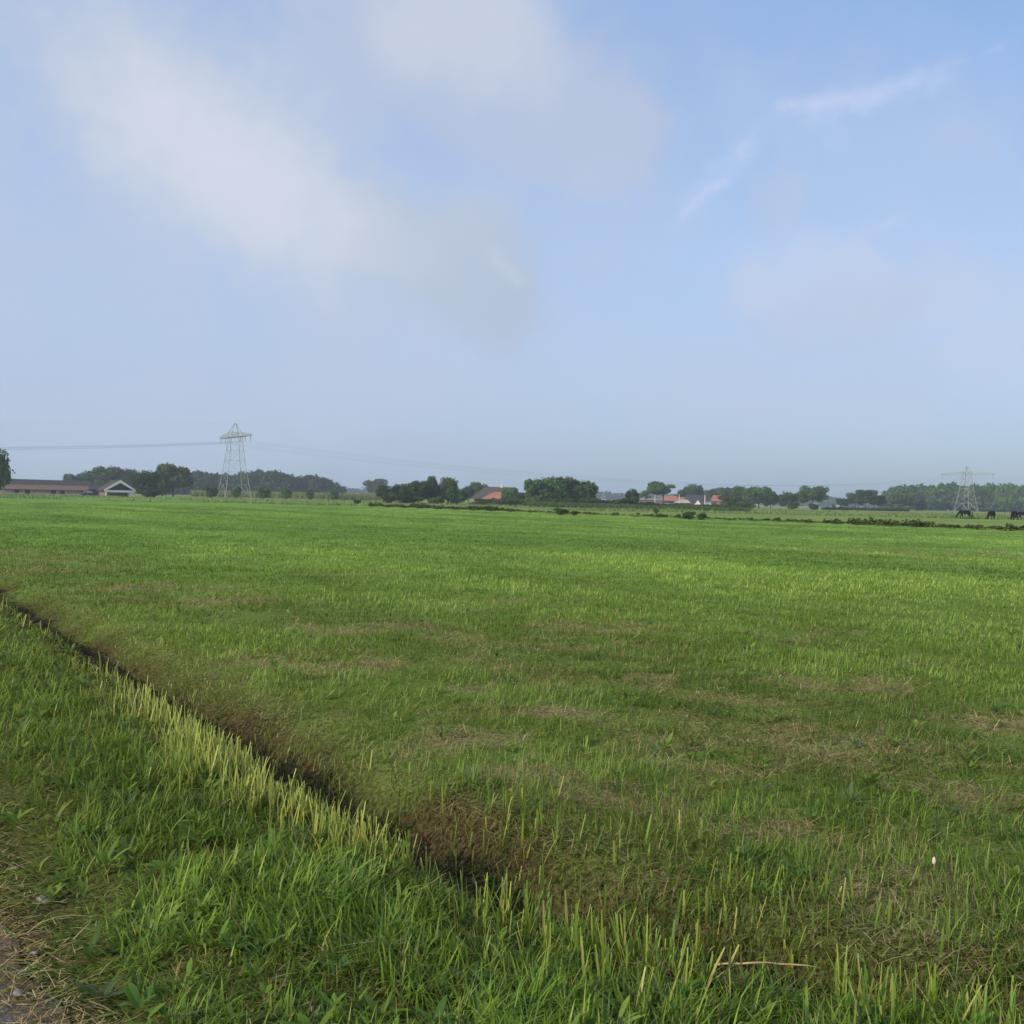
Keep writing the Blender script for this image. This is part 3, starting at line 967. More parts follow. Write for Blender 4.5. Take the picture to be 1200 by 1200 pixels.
# second lower shed between barn and house
p, rz = face_cam(107, 318, 0)
sh = empty('shed', p, rz); tag(sh, 'dark low shed in the gap between long barn and gabled house', 'shed')
part('wall', lambda bm: bmbox(bm, -2.6, 2.6, 0, 4, -.2, 2.0), M_DARK, sh)
part('roof', lambda bm: solid(bm, [(-2.9, -.3, 1.95), (2.9, -.3, 1.95), (2.9, 4.3, 1.95), (-2.9, 4.3, 1.95), (-2.9, 2, 3.5), (2.9, 2, 3.5)],
     [(0, 1, 5, 4), (2, 3, 4, 5), (0, 4, 3), (1, 2, 5), (0, 3, 2, 1)]), M_SLATE, sh)

# white-gabled house, ridge running back to the left
p, rz = face_cam(141, 300, R(14))
hs = empty('gabled_house', p, rz); tag(hs, 'small house with white bargeboards, dark gable and open white porch', 'house')
W2, RZ_, EZ = 4.1, 4.75, 1.85
part('wall', lambda bm: bmbox(bm, -W2 + .5, W2 - .5, 1.8, 11, -.2, 1.9), M_BRICK, hs)
part('roof', lambda bm: (poly_slab(bm, [(-W2 - .3, .1, EZ - .2), (-W2 - .3, 11.2, EZ - .2), (0, 11.2, RZ_), (0, .1, RZ_)], .2),
     poly_slab(bm, [(W2 + .3, .1, EZ - .2), (W2 + .3, 11.2, EZ - .2), (.01, 11.2, RZ_), (.01, .1, RZ_)], .2)), M_BROWNR, hs)
part('gable', lambda bm: solid(bm, [(-W2 + .3, .5, 1.9), (W2 - .3, .5, 1.9), (0, .5, RZ_ - .35), (-W2 + .3, .7, 1.9), (W2 - .3, .7, 1.9), (0, .7, RZ_ - .35)],
     [(0, 1, 2), (5, 4, 3), (0, 3, 4, 1), (1, 4, 5, 2), (2, 5, 3, 0)]), M_DARK, hs)
for s in (-1, 1):
    part('bargeboard', lambda bm: solid(bm, [(s * (W2 + .35), -.05, EZ - .4), (s * (W2 + .35), -.05, EZ + .2), (0.0 + s * .01, -.05, RZ_ + .12), (s * .01, -.05, RZ_ - .75),
         (s * (W2 + .35), .08, EZ - .4), (s * (W2 + .35), .08, EZ + .2), (s * .01, .08, RZ_ + .12), (s * .01, .08, RZ_ - .75)],
         [(0, 1, 2, 3), (7, 6, 5, 4), (0, 4, 5, 1), (1, 5, 6, 2), (2, 6, 7, 3), (3, 7, 4, 0)]), M_WHITE, hs)
part('beam', lambda bm: bmbox(bm, -W2, W2, .0, .4, 1.22, 1.82), M_WHITE, hs)
part('side_wall', lambda bm: bmbox(bm, W2 - 1.6, W2, .1, 1.7, -.2, 1.21), M_WHITE, hs)
part('post', lambda bm: bmbox(bm, -W2 + .05, -W2 + .35, .05, .35, -.2, 1.21), M_WHITE, hs)

# parked car in the shade of the gap
p, rz = face_cam(104, 292, R(20))
car = empty('parked_car', p, rz); tag(car, 'dark parked car in the gap between the long barn and gabled house', 'car')
def car_body(bm):
    prof = [(-2.0, .3), (-2.05, .75), (-1.9, .9), (-1.45, 1.0), (-.9, 1.42), (.5, 1.45), (1.1, 1.0), (1.9, .85), (2.05, .6), (2.0, .3)]
    n_ = len(prof)
    vs = [[bm.verts.new((x_, y_, z_)) for x_, z_ in prof] for y_ in (-.85, .85)]
    bm.faces.new(vs[0]); bm.faces.new(vs[1][::-1])
    for i in range(n_):
        j = (i + 1) % n_
        bm.faces.new((vs[0][i], vs[1][i], vs[1][j], vs[0][j]))
part('body', car_body, plain('dark_car_paint', (.03, .032, .036), .3, .1, 1), car)
M_PALEG = plain('bright_window', (.55, .6, .62), .1, .05, 1)
part('side_window', lambda bm: solid(bm, [(-1.2, -.87, 1.02), (.85, -.87, 1.02), (.4, -.87, 1.36), (-.8, -.87, 1.36)], [(0, 1, 2, 3)]), M_PALEG, car)
for wx in (-1.25, 1.25):
    for wy in (-.8, .8):
        part('wheel', lambda bm: bmesh.ops.create_cone(bm, cap_ends=True, segments=14, radius1=.32, radius2=.32, depth=.2,
             matrix=Matrix.Translation((wx, wy, .32)) @ Matrix.Rotation(R(90), 4, 'X')), M_DARK, car)

# thatched farmhouse
p, rz = face_cam(577, 400, R(-16))
fh = empty('farmhouse', p, rz); tag(fh, 'big thatched farmhouse with hipped roof and an orange tiled front wing', 'farmhouse')
part('wall', lambda bm: bmbox(bm, -8.2, 10, 1, 11, -.2, 1.9), M_CREAM, fh)
part('roof', lambda bm: solid(bm, [(-9.2, 0, 1.6), (11, 0, 1.6), (11, 12, 1.6), (-9.2, 12, 1.6), (-4.6, 6, 6.4), (7, 6, 6.3)],
     [(0, 1, 5, 4), (2, 3, 4, 5), (0, 4, 3), (1, 2, 5), (0, 3, 2, 1)]), M_THATCH, fh)
part('chimney', lambda bm: bmbox(bm, 1.6, 2.5, 5.6, 6.4, 6.0, 7.5), M_CREAM, fh)
part('wing', lambda bm: bmbox(bm, -2.6, 5.2, -3, 2.2, -.2, 1.7), M_BRICK, fh)
part('wing_roof', lambda bm: solid(bm, [(-3.6, -3.5, 1.5), (5.8, -3.5, 1.5), (5.2, 3.4, 3.9), (-1.0, 3.4, 3.9), (.4, 1.0, 4.35), (3.6, 1.0, 4.35)],
     [(0, 1, 5, 4), (1, 2, 5), (2, 3, 4, 5), (3, 0, 4), (0, 3, 2, 1)]), M_TILEO, fh)
for x0 in (-6.9, -5.0):
    part('window', lambda bm: bmbox(bm, x0 - .35, x0 + .35, .93, 1.1, .6, 1.5), M_GLASS, fh)
for x0 in (-1.6, .6, 3.4):
    part('window', lambda bm: bmbox(bm, x0 - .4, x0 + .4, -3.06, -2.9, .6, 1.4), M_GLASS, fh)


def gabled(name, label, cat, px, Y, rot, w, dep, ez, rz_, wall, roof, hip=0.0, wins=()):
    p, a_ = face_cam(px, Y, rot)
    t = empty(name, p, a_); tag(t, label, cat)
    part('wall', lambda bm: solid(bm, [(-w / 2, 0, -.2), (w / 2, 0, -.2), (w / 2, dep, -.2), (-w / 2, dep, -.2), (-w / 2, 0, ez), (w / 2, 0, ez), (w / 2, dep, ez), (-w / 2, dep, ez)],
         [(0, 3, 2, 1), (0, 1, 5, 4), (1, 2, 6, 5), (2, 3, 7, 6), (3, 0, 4, 7), (4, 5, 6, 7)]), wall, t)
    e_ = .35
    part('roof', lambda bm: solid(bm, [(-w / 2 - e_, -e_, ez + .02), (w / 2 + e_, -e_, ez + .02), (w / 2 + e_, dep + e_, ez + .02), (-w / 2 - e_, dep + e_, ez + .02), (-w / 2 - e_ + hip, dep / 2, rz_), (w / 2 + e_ - hip, dep / 2, rz_)],
         [(0, 1, 5, 4), (2, 3, 4, 5), (0, 4, 3), (1, 2, 5), (0, 3, 2, 1)]), roof, t)
    for x0, z0, ww, hh in wins:
        part('window', lambda bm: bmbox(bm, x0 - ww / 2, x0 + ww / 2, -.05, .06, z0, z0 + hh), M_GLASS, t)
    return t


gabled('long_shed', 'long low grey brick shed with a pale flat eave left of the farmyard', 'shed', 760, 440, R(3), 12, 5, 2.5, 3.2, M_BRICK, M_WALLG, 0, ((-3, 1, 1, .8), (2, 1, 1, .8)))
gabled('tiled_shed', 'farm shed with a bright orange tiled roof and cream front wall', 'shed', 784, 446, R(-4), 7.6, 6, 2.2, 4.6, M_CREAM, M_TILEO, 1.0, ((-1.5, 1.0, 1, .9), (1.2, 1.0, 1, .9)))
gabled('faded_shed', 'shed with a faded red brown roof joining the orange tiled one', 'shed', 795, 452, R(-2), 5.0, 6, 2.3, 4.2, M_WHITE, M_TILED)
gabled('lean_to', 'low white walled lean to below the orange tiled roof', 'shed', 787, 436, 0, 6.6, 3, 1.5, 2.3, M_WHITE, M_BROWNR, 0, ((-1.2, .6, .9, .6),))
gabled('pale_roofed_barn', 'open barn with a pale sheet roof beside the slate barn', 'barn', 800, 428, R(4), 6.2, 6, 1.5, 3.0, M_DARK, M_PALER, 1.3)
sb = gabled('slate_barn', 'tall slate roofed barn with a small white dormer gable', 'barn', 815, 446, R(6), 8.6, 9, 1.6, 5.2, M_BRICK, M_SLATE, .8)
part('dormer', lambda bm: solid(bm, [(-.6, -.9, .75), (2.6, -.9, .75), (1.0, -.9, 2.75), (-.6, 1.2, .75), (2.6, 1.2, .75), (1.0, 1.2, 2.75)],
     [(0, 1, 2), (5, 4, 3), (0, 3, 4, 1), (1, 4, 5, 2), (2, 5, 3, 0)]), M_WHITE, sb)
gh = gabled('tile_roofed_house', 'house with a salmon orange tiled roof at the right end of the farm', 'house', 842, 452, R(-5), 6.2, 8, 2.6, 5.3, M_BRICK, M_TILEO, .5, ((-1.6, 1.0, 1, 1.2), (1.4, 1.0, 1, 1.2)))
part('chimney', lambda bm: bmbox(bm, .2, .8, 3.7, 4.3, 5.0, 6.0), M_BRICK, gh)
gb = gabled('grey_roofed_house', 'grey roofed house with a white gable end, left of the salmon roof', 'house', 831, 470, R(38), 5.5, 6, 2.6, 5.0, M_WHITE, M_SLATE, 0)


def post(px, top, Y, label, r_=.09):
    p = at(px, Y); h = zat(px, top, Y)
    bm = bmesh.new(); tube(bm, [(0, 0, -.3), (0, 0, h * .6), (0, 0, h)], [r_ * 1.2, r_, r_ * .8], 8)
    bmesh.ops.create_cone(bm, cap_ends=True, segments=8, radius1=r_ * 1.6, radius2=r_ * .6, depth=.15, matrix=Matrix.Translation((0, 0, h + .07)))
    o = link('post', bm_mesh('post', bm, M_POST)); o.location = p
    tag(o, label, 'post')


post(767.5, 580, 380, 'pale slim post in front of the long grey shed', .14)
post(796, 580, 380, 'pale slim post beside the pale roofed barn', .14)
post(826, 580, 400, 'pale post at the right corner of the slate barn', .18)


# ------------------------------------------------------------------ pylons and wires
def bar(bm, a_, b_, th):
    a_ = Vector(a_); b_ = Vector(b_); q = (b_ - a_).normalized()
    s = q.cross(Vector((0, 0, 1))); s = s.normalized() if s.length > .05 else Vector((1, 0, 0))
    t = q.cross(s); th /= 2
    r1 = [bm.verts.new(a_ + s * i * th + t * j * th) for i, j in ((-1, -1), (1, -1), (1, 1), (-1, 1))]
    r2 = [bm.verts.new(b_ + s * i * th + t * j * th) for i, j in ((-1, -1), (1, -1), (1, 1), (-1, 1))]
    for k in range(4): bm.faces.new((r1[k], r1[(k + 1) % 4], r2[(k + 1) % 4], r2[k]))
    bm.faces.new(r1[::-1]); bm.faces.new(r2)


ARM_Z = 21.5
ARM_X = (16.0, 10.8, 5.6)
LINE = Vector((364, 240, 0)).normalized()
PHI = math.atan2(LINE.y, LINE.x) - R(90)        # local +Y along the line, local X = cross-arm


def pylon(px, Y, label, TH=1.0):
    p = at(px, Y)
    t = empty('pylon', p, PHI); tag(t, label, 'pylon', 'high voltage pylons')
    lev = [(0, 4.7), (4.8, 3.95), (9.2, 3.3), (13.2, 2.75), (16.8, 2.35), (ARM_Z, 1.9), (23.3, 1.7)]
    def body(bm):
        cor = [(-1, -1), (1, -1), (1, 1), (-1, 1)]
        for (z0, w0), (z1, w1) in zip(lev, lev[1:]):
            for k in range(4):
                i, j = cor[k]; i2, j2 = cor[(k + 1) % 4]
                bar(bm, (i * w0, j * w0, z0), (i * w1, j * w1, z1), .145 * TH)
                if z0 == 0:
                    mz = z1; 
                    bar(bm, (i * w0, j * w0, z0), ((i + i2) / 2 * w1, (j + j2) / 2 * w1, mz), .11 * TH)
                    bar(bm, (i2 * w0, j2 * w0, z0), ((i + i2) / 2 * w1, (j + j2) / 2 * w1, mz), .11 * TH)
                else:
                    bar(bm, (i * w0, j * w0, z0), (i2 * w1, j2 * w1, z1), .055 * TH)
                    bar(bm, (i2 * w0, j2 * w0, z0), (i * w1, j * w1, z1), .055 * TH)
                bar(bm, (i * w1, j * w1, z1), (i2 * w1, j2 * w1, z1), .055 * TH)
        for i, j in cor:
            bar(bm, (i * 1.7, j * 1.7, 23.3), (i * .15, j * .15, 26.4), .15 * TH)
    part('tower', body, M_STEEL, t)
    for s in (-1, 1):
        def arm(bm):
            for j in (-1, 1):
                bar(bm, (s * 1.9, j * 1.9, ARM_Z), (s * 17, j * .25, ARM_Z), .16 * TH)
                bar(bm, (s * 1.7, j * 1.7, 23.3), (s * 17, j * .2, ARM_Z + .5), .12 * TH)
                for k in range(7):
                    f0, f1 = k / 7, (k + .5) / 7; f2 = (k + 1) / 7
                    lo = lambda f: (s * (1.9 + 15.1 * f), j * (1.9 - 1.65 * f), ARM_Z)
                    up = lambda f: (s * (1.7 + 15.3 * f), j * (1.7 - 1.5 * f), 23.3 - 1.3 * f)
                    bar(bm, lo(f0), up(f1), .07); bar(bm, up(f1), lo(f2), .07)
            for k in range(8):
                f = k / 7; bar(bm, (s * (1.9 + 15.1 * f), -(1.9 - 1.65 * f), ARM_Z), (s * (1.9 + 15.1 * f), 1.9 - 1.65 * f, ARM_Z), .11)
        part('crossarm', arm, M_STEEL, t)
        for ax in ARM_X:
            bm = bmesh.new()
            pts = []; rr_ = []
            for q in range(13):
                pts.append((s * ax, 0, ARM_Z - .05 - q * .15)); rr_.append(.13 if q % 2 else .07)
            tube(bm, pts, rr_, 8)
            link('insulator', bm_mesh('insulator', bm, plain('insulator_glass', (.2, .22, .21), .3, .1, 2) if 'insulator_glass' not in bpy.data.materials else bpy.data.materials['insulator_glass']), t)
    return p


PL = pylon(274.5, 362, 'tall lattice pylon rising in front of the left wood')
PR = pylon(1132, 600, 'tall lattice pylon standing before the right wood behind the horses', 1.6)
# a further pylon each way would stand outside the frame: the wires run on to it
P0 = PL - LINE * 400; P3 = PR + LINE * 420
SIDE = Vector((LINE.y, -LINE.x, 0))


def wire(A, B, sag, label, group, rad_=.016):
    bm = bmesh.new(); pts = []; n_ = 28
    for i in range(n_ + 1):
        f = i / n_; p = A.lerp(B, f); p.z -= sag * 4 * f * (1 - f)
        pts.append(tuple(p))
    tube(bm, pts, [rad_] * len(pts), 5)
    o = link('power_line', bm_mesh('power_line', bm, M_WIRE))
    tag(o, label, 'power line', group)


for A, B, lab, g in ((P0, PL, 'thin sagging conductor running left from the left pylon', 'conductors left of the left pylon'),
                     (PL, PR, 'thin sagging conductor strung between the two pylons', 'conductors between the two pylons'),
                     (PR, P3, 'thin sagging conductor running right from the right pylon', 'conductors right of the right pylon')):
    for s in (-1, 1):
        for ax in ARM_X:
            off = SIDE * s * ax + Vector((0, 0, ARM_Z - 1.95))
            wire(A + off, B + off, 9.0, lab, g, .016 if A is P0 else .010)
    off = Vector((0, 0, 26.4))
    wire(A + off, B + off, 7.0, lab.replace('conductor', 'earth wire').replace('thin sagging', 'topmost thin'), None, .008)


# ------------------------------------------------------------------ horses
M_HORSE = plain('black_coat', (.010, .0075, .0065), .85, .4, 3, spec=.12)
M_HAIR = plain('black_hair', (.005, .0045, .0045), .9, .3, 6, spec=.1)


def skin_mesh(name, chains, mat):
    """chains: list of lists of (x,y,z,r); chains after the first start at an index of the vert list"""
    verts, rads, edges = [], [], []
    for start, ch in chains:
        prev = start
        for (x_, y_, z_, r_) in ch:
            verts.append((x_, y_, z_)); rads.append(r_)
            i = len(verts) - 1
            if prev is not None: edges.append((prev, i))
            prev = i
    me = bpy.data.meshes.new(name + '_skeleton'); me.from_pydata(verts, edges, [])
    o = bpy.data.objects.new(name + '_skeleton', me); COL.objects.link(o)
    o.modifiers.new('skin', 'SKIN'); s = o.modifiers.new('sub', 'SUBSURF'); s.levels = 2; s.render_levels = 2
    for i, sv in enumerate(me.skin_vertices[0].data):
        sv.radius = (rads[i], rads[i]); sv.use_root = (i == 0)
    dg = bpy.context.evaluated_depsgraph_get()
    out_ = bpy.data.meshes.new_from_object(o.evaluated_get(dg))
    bpy.data.objects.remove(o); bpy.data.meshes.remove(me)
    out_.name = name; out_.materials.clear(); out_.materials.append(mat)
    out_.polygons.foreach_set('use_smooth', [True] * len(out_.polygons))
    return out_


def horse_data(k):
    j = lambda s: (random.random() - .5) * s
    st = (.16, -.14, .10)[k % 3]
    ch = [(None, [(.35, 0, 1.20, .30), (-.05, 0, 1.14, .34), (-.45, 0, 1.18, .31), (-.72, 0, 1.18, .23), (-1.0, 0, .88, .16), (-1.22, 0, .58, .115), (-1.36, 0, .40, .12), (-1.46, 0, .22, .085), (-1.52, 0, .10, .07)]),
          (0, [(.70, 0, 1.24, .29), (.92, 0, 1.14, .20)])]
    v0 = 11
    for s in (-1, 1):
        ch.append((2, [(-.50, s * .17, .92, .15), (-.50 + st * s, s * .17, .50, .075), (-.50 + st * s * 1.4, s * .17, .17, .05), (-.53 + st * s * 1.4, s * .17, .03, .062)]))
        ch.append((9, [(.66, s * .17, .98, .20), (.58 - st * s * .5, s * .19, .76, .13), (.88 - st * s, s * .19, .50, .075), (.82 - st * s, s * .19, .17, .052), (.79 - st * s, s * .19, .03, .062)]))
    for s in (-1, 1):
        ch.append((6, [(-1.27, s * .07, .58, .035), (-1.22, s * .10, .68, .015)]))
    body = skin_mesh('horse_body', ch, M_HORSE)
    tail = skin_mesh('tail', [(None, [(1.0, 0, 1.22, .05), (1.12, 0, 1.08, .075), (1.17, .02, .8, .085), (1.16, .02, .5, .06), (1.15, .02, .34, .025)])], M_HAIR)
    bm = bmesh.new()
    pr = [(-.55, 1.46), (-.75, 1.40), (-.95, 1.12), (-1.12, .84), (-1.25, .66)]
    for s_ in (1,):
        top = [bm.verts.new((x_ - .02, 0, z_ + .03)) for x_, z_ in pr]
        lo = [bm.verts.new((x_ + .09, .20 if i else .1, z_ - .26)) for i, (x_, z_) in enumerate(pr)]
        lo2 = [bm.verts.new((x_ + .09, -.20 if i else -.1, z_ - .26)) for i, (x_, z_) in enumerate(pr)]
        for i in range(len(pr) - 1):
            bm.faces.new((top[i], top[i + 1], lo[i + 1], lo[i])); bm.faces.new((top[i + 1], top[i], lo2[i], lo2[i + 1]))
    mane = bm_mesh('mane', bm, M_HAIR)
    return body, tail, mane


HD = [horse_data(k) for k in range(3)]
for k, px, py, rz, sc_, lab in ((0, 1131, 607.6, R(6), 1.0, 'black horse grazing in side view in front of the right pylon'),
                                (1, 1162, 607.8, R(62), .97, 'black horse grazing alone, seen from behind, between the pylon and the pair'),
                                (2, 1188.5, 608.6, R(72), 1.02, 'black horse seen end on, left of the pair at the right edge'),
                                (0, 1199.5, 608.8, R(4), .98, 'black horse in side view partly cut off by the right edge')):
    Y = 165
    p = at(px, Y)
    h = empty('horse', p + Vector((0, 0, float(height(np.array([p.x]), np.array([p.y]))[0]) - .06)), rz - math.atan2(p.x, p.y), (sc_,) * 3)
    tag(h, lab, 'horse', 'black horses grazing in the pasture')
    b_, t_, m_ = HD[k]
    link('body', b_, h); link('tail', t_, h); link('mane', m_, h)


# ------------------------------------------------------------------ small things in the foreground
p = gp(1094, 1034)
mu = empty('mushroom', (p.x, p.y, float(height(np.array([p.x]), np.array([p.y]))[0]) + .01), .4)
mu.scale = (.68, .68, .8); tag(mu, 'tiny pale cream mushroom with a closed cap standing in the grass', 'mushroom')
bm = bmesh.new(); tube(bm, [(0, 0, -.02), (.003, 0, .03), (0, 0, .075)], [.005, .004, .0035], 8)
link('stalk', bm_mesh('stalk', bm, plain('stalk_flesh', (.30, .22, .16), .8, .2, 60), True), mu)
bm = bmesh.new(); tube(bm, [(0, 0, .062), (0, 0, .064), (0, 0, .074), (0, 0, .086), (0, 0, .096), (0, 0, .1)], [.006, .0105, .0125, .011, .007, .002], 14)
link('cap', bm_mesh('cap', bm, plain('cap_flesh', (.55, .49, .37), .7, .15, 80), True), mu)

M_STONE = plain('pale_stone', (.17, .165, .16), .9, .4, 40)
for px, py, s, lab in ((53, 1060, .035, 'largest pale stone lying in straw at the road edge'),
                       (22, 1170, .020, 'small grey stone at the bottom left corner of the road'),
                       (18, 1022, .018, 'small grey stone near the left edge of the road'),
                       (40, 1122, .016, 'little pale stone between the straw on the road edge')):
    p = gp(px, py)
    bm = bmesh.new(); bmesh.ops.create_icosphere(bm, subdivisions=3, radius=1)
    sd = random.randint(0, 999)
    for v_ in bm.verts:
        q = v_.co; f_ = .8 + .5 * float(vnoise(np.array([q.x * 1.6 + sd]), np.array([q.y * 1.6 + q.z * 1.1]), sd)[0])
        v_.co = Vector((q.x * 1.35 * f_, q.y * f_, q.z * .45 * f_)) * s * .8
    o = link('stone', bm_mesh('stone', bm, M_STONE, True))
    o.location = (p.x, p.y, .016 + s * .12); o.rotation_euler = (0, 0, random.random() * 6)
    tag(o, lab, 'stone', 'stones on the road edge')

M_REED = plain('dry_reed', (.36, .275, .155), .7, .25, 30)
for (a0, b0), (a1, b1), lab, z0, z1 in (((834, 1131), (962, 1134), 'long pale dry stalk lying flat across the cut stubble', .12, .13),):
    A = gp(a0, b0); B = gp(a1, b1)
    # bring the stalk up along the line of sight so that it rests on the stubble
    A = Vector((0, 0, EYE)).lerp(A, 1 - z0 / EYE * .85); B = Vector((0, 0, EYE)).lerp(B, 1 - z1 / EYE * .85)
    pts = []
    for i in range(9):
        f_ = i / 8; q = A.lerp(B, f_); q.z += .012 * math.sin(f_ * 3.14) + .002 * math.sin(i * 2.1); pts.append(q - A)
    bm = bmesh.new(); tube(bm, [tuple(q) for q in pts], [.0036 - .0016 * i / 8 + (.0007 if i % 3 == 0 else 0) for i in range(9)], 7)
    o = link('dry_stalk', bm_mesh('dry_stalk', bm, M_REED, True)); o.location = A
    tag(o, lab, 'dry stalk')

# ------------------------------------------------------------------ haze
bm = bmesh.new(); bmbox(bm, -3200, 3200, -300, 3200, -1.8, 32)
m, nt, out = new_mat('haze_air')
b = NB(nt)
vp = b.n('ShaderNodeVolumePrincipled')
vp.inputs['Color'].default_value = (.74, .87, 1.0, 1)
vp.inputs['Density'].default_value = .00036
vp.inputs['Anisotropy'].default_value = 0.15
nt.links.new(vp.outputs[0], out.inputs['Volume'])
hz = link('haze', bm_mesh('haze', bm, m))
tag(hz, 'thin pale blue morning haze over the whole landscape', 'haze', kind='stuff')

# ------------------------------------------------------------------ sun and sky
SUN_EL, SUN_AZ = R(24), R(-128)     # azimuth clockwise from +Y (the view direction)
sd = Vector((math.sin(SUN_AZ) * math.cos(SUN_EL), math.cos(SUN_AZ) * math.cos(SUN_EL), math.sin(SUN_EL)))
ld = bpy.data.lights.new('sun', 'SUN'); ld.energy = 4.5; ld.angle = R(1.0); ld.color = (1, .86, .66)
lo = bpy.data.objects.new('sun', ld); COL.objects.link(lo)
lo.rotation_euler = sd.to_track_quat('Z', 'Y').to_euler()

w = bpy.data.worlds.new('World'); scene.world = w; w.use_nodes = True
nt = w.node_tree; nt.nodes.clear(); b = NB(nt)
wo = b.n('ShaderNodeOutputWorld'); bg = b.n('ShaderNodeBackground')
nt.links.new(bg.outputs[0], wo.inputs[0])
STR = 0.10
bg.inputs['Strength'].default_value = STR
sky = b.n('ShaderNodeTexSky', sky_type='NISHITA', sun_disc=False)
sky.sun_elevation = SUN_EL; sky.sun_rotation = SUN_AZ
sky.altitude = 0; sky.air_density = 1.0; sky.dust_density = 1.2; sky.ozone_density = 1.5
dirv = b.n('ShaderNodeTexCoord').outputs['Generated']
sep = b.n('ShaderNodeSeparateXYZ'); b.set(sep.inputs[0], dirv)
az = b.math('MULTIPLY', b.math('ARCTAN2', sep.outputs[0], sep.outputs[1]), 57.29578)
el = b.math('MULTIPLY', b.math('ARCSINE', sep.outputs[2]), 57.29578)
# warp the angles a little so that the cloud edges are ragged
wn = b.n('ShaderNodeTexNoise'); b.set(wn.inputs['Vector'], dirv); wn.inputs['Scale'].default_value = 5.0; wn.inputs['Detail'].default_value = 5; wn.inputs['Roughness'].default_value = .55
ws = b.n('ShaderNodeSeparateColor'); b.set(ws.inputs[0], wn.outputs['Color'])
azw = b.math('ADD', az, b.math('MULTIPLY', b.math('SUBTRACT', ws.outputs[0], .5), 9.0))
elw = b.math('ADD', el, b.math('MULTIPLY', b.math('SUBTRACT', ws.outputs[1], .5), 7.0))


def ang(px, py):
    d = pdir(px, py).normalized()
    return math.degrees(math.atan2(d.x, d.y)), math.degrees(math.asin(d.z))


def amax(*xs_):
    r_ = xs_[0]
    for q in xs_[1:]: r_ = b.math('MAXIMUM', r_, q)
    return r_


rgb = lambda c: tuple(q / STR for q in c)
n_big = b.noise(dirv, 4.0, 6, .58)
n_mid = b.noise(dirv, 9.0, 6, .60)
n_fin = b.noise(dirv, 26, 6, .62)
nsum = b.math('SUBTRACT', b.math('ADD', b.math('ADD', b.math('MULTIPLY', n_big, .50), b.math('MULTIPLY', n_mid, .36)), b.math('MULTIPLY', n_fin, .14)), .5)


def gauss(p0, p1, wid, amp=1.0, a_=None, e_=None):
    (a0, e0), (a1, e1) = ang(*p0), ang(*p1)
    ca, ce = (a0 + a1) / 2, (e0 + e1) / 2
    ln = max(math.hypot(a1 - a0, e1 - e0) / 2, .1); th = math.atan2(e1 - e0, a1 - a0)
    x_ = b.math('SUBTRACT', a_ or azw, ca); y_ = b.math('SUBTRACT', e_ or elw, ce)
    u_ = b.math('ADD', b.math('MULTIPLY', x_, math.cos(th) / ln), b.math('MULTIPLY', y_, math.sin(th) / ln))
    v_ = b.math('ADD', b.math('MULTIPLY', x_, -math.sin(th) / wid), b.math('MULTIPLY', y_, math.cos(th) / wid))
    u2 = b.math('MULTIPLY', u_, u_)
    g_ = b.math('POWER', 2.718, b.math('MULTIPLY', b.math('ADD', b.math('MULTIPLY', u2, u2), b.math('MULTIPLY', v_, v_)), -1.0))
    return b.math('MULTIPLY', g_, amp)


def layer(col, blobs, colour, amt, ragged=1.1, lo=.12, hi=1.0):
    f_ = amax(*blobs)
    dn = b.ss(b.math('ADD', f_, b.math('MULTIPLY', b.math('MULTIPLY', nsum, ragged * 2), b.ss(f_, 0, .5))), lo, hi)
    return b.mix(b.math('MULTIPLY', dn, amt), col, rgb(colour))


# clear sky: the sky model, bleached by haze towards the horizon
ramp = b.n('ShaderNodeValToRGB')
b.set(ramp.inputs[0], b.math('DIVIDE', el, 90.0, clamp=True))
RP = ((0, (.30, .41, .56)), (.03, (.385, .50, .68)), (.065, (.45, .57, .77)), (.10, (.46, .605, .86)), (.15, (.43, .60, .90)), (.27, (.31, .485, .82)), (1.0, (.26, .38, .62)))
while len(ramp.color_ramp.elements) < len(RP): ramp.color_ramp.elements.new(.5)
for e_, (q, c_) in zip(ramp.color_ramp.elements, RP):
    e_.position = q; e_.color = (*c_, 1)
haze_sky = b.mix(1.0, ramp.outputs[0], rgb((1, 1, 1)), 'MULTIPLY')
col = b.mix(.80, b.mix(1.0, sky.outputs[0], (1.5, 1.6, 1.75, 1), 'MULTIPLY'), haze_sky)
# broken cloud added over the unseen rest of the dome to raise ambient light
rest = b.math('MULTIPLY', b.ss(b.math('ABSOLUTE', az), 32, 70), b.ss(n_big, .38, .62))
over = b.math('MULTIPLY', b.ss(el, 30, 50), b.ss(n_big, .38, .62))
col = b.mix(b.math('MULTIPLY', b.math('MAXIMUM', rest, over), .85), col, rgb((.70, .73, .78)))
# thin veil over the left half
veil = b.math('MULTIPLY', b.ss(azw, 22, -16), b.ss(n_mid, .3, .68, .45, .85))
col = b.mix(veil, col, rgb((.49, .585, .765)))
col = layer(col, (gauss((60, 480), (700, 440), 3.5, .8), gauss((700, 430), (1190, 470), 3.2, .9)), (.52, .60, .77), .5)
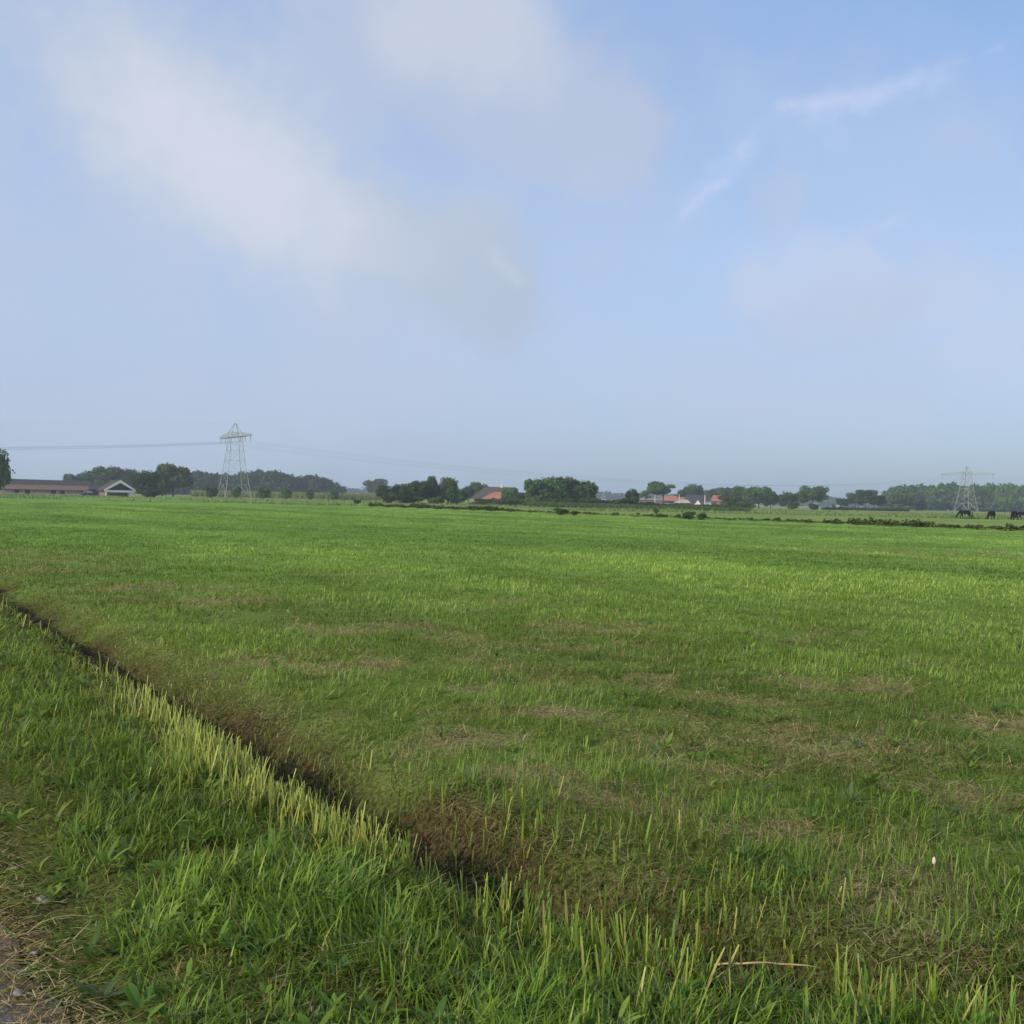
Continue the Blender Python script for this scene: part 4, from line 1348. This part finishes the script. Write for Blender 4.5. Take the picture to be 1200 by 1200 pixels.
# cloud banks
col = layer(col, (gauss((340, 0), (760, 130), 5.0), gauss((560, 110), (800, 190), 4.2)), (.50, .565, .725), .80, 1.1, .08, 1.0)
col = layer(col, (gauss((420, 20), (700, 70), 3.2, .9),), (.61, .665, .79), .65, 1.3, .05, 1.0)
col = layer(col, (gauss((420, 260), (650, 375), 3.2), gauss((470, 330), (650, 355), 2.2)), (.455, .54, .675), .92, 1.2, .2, .85)
col = layer(col, (gauss((-60, -60), (470, 330), 5.0), gauss((150, 130), (600, 350), 3.8, .9)), (.55, .615, .75), .80, 1.3, .06, 1.0)
col = layer(col, (gauss((60, 70), (420, 300), 3.1), gauss((300, 220), (520, 330), 2.2, .7), gauss((570, 303), (630, 330), .7, .35)), (.70, .74, .84), .72, 1.6, .06, 1.15)
col = layer(col, (gauss((430, 285), (650, 375), 2.7),), (.475, .56, .71), .60, 1.1, .05, 1.0)
col = layer(col, (gauss((560, 300), (625, 328), .5, .6),), (.60, .67, .82), .5, 1.2)
col = layer(col, (gauss((400, 30), (640, 60), 2.6, .9),), (.585, .635, .76), .5, 1.0)
col = layer(col, (gauss((850, 300), (1040, 330), 2.4),), (.60, .665, .82), .55, 1.4, .1, .9)
col = layer(col, (gauss((1020, 330), (1260, 380), 2.6, .8), gauss((1110, 420), (1300, 400), 2.0)), (.57, .64, .80), .6, 1.3, .1, 1.0)
col = layer(col, (gauss((860, 350), (1070, 365), 2.2), gauss((860, 215), (940, 240), 1.7, .8), gauss((1085, 170), (1180, 205), 1.1, .6), gauss((700, 312), (735, 320), 1.0, .6)), (.51, .585, .75), .52, 1.5, .02, 1.1)
col = layer(col, (gauss((830, 60), (1250, 260), 5.0, .8), gauss((640, 250), (900, 300), 3.0, .7)), (.52, .61, .80), .38, 1.6, .05, 1.1)
# high wisps on the right, drawn out by the wind
azs = b.math('ADD', az, b.math('MULTIPLY', b.math('SUBTRACT', ws.outputs[0], .5), 3.6))
els = b.math('ADD', el, b.math('MULTIPLY', b.math('SUBTRACT', ws.outputs[1], .5), 3.2))
wp = (gauss((890, 165), (1010, 135), 1.5, .42, azs, els), gauss((780, 265), (900, 140), 1.0, .5, azs, els), gauss((890, 150), (1130, 78), 1.1, .55, azs, els), gauss((900, 140), (1110, 82), .70, .75, azs, els), gauss((985, 128), (1060, 96), .85, .85, azs, els), gauss((905, 128), (960, 122), .55, .8, azs, els), gauss((790, 258), (855, 200), .50, .65, azs, els),
      gauss((850, 185), (885, 155), .5, .6, azs, els), gauss((985, 272), (1065, 255), .38, .55, azs, els), gauss((1100, 85), (1180, 62), .3, .5, azs, els))
fw = amax(*wp)
wd = b.ss(b.math('ADD', fw, b.math('MULTIPLY', b.math('MULTIPLY', b.math('SUBTRACT', n_fin, .5), 1.6), b.ss(fw, 0, .4))), .1, 1.25)
col = b.mix(b.math('MULTIPLY', wd, .62), col, rgb((.66, .725, .93)))
nt.links.new(col, bg.inputs[0])
w.cycles.sampling_method = 'MANUAL' if hasattr(w, 'cycles') else None
w.cycles.sample_map_resolution = 512

# ------------------------------------------------------------------ render settings
scene.view_settings.view_transform = 'Standard'
scene.view_settings.look = 'None'
scene.view_settings.exposure = 0.0
scene.view_settings.gamma = 1.0
scene.render.engine = 'CYCLES'
scene.cycles.max_bounces = 6
scene.cycles.diffuse_bounces = 3
scene.cycles.transmission_bounces = 4
scene.cycles.volume_bounces = 0
scene.cycles.use_denoising = True
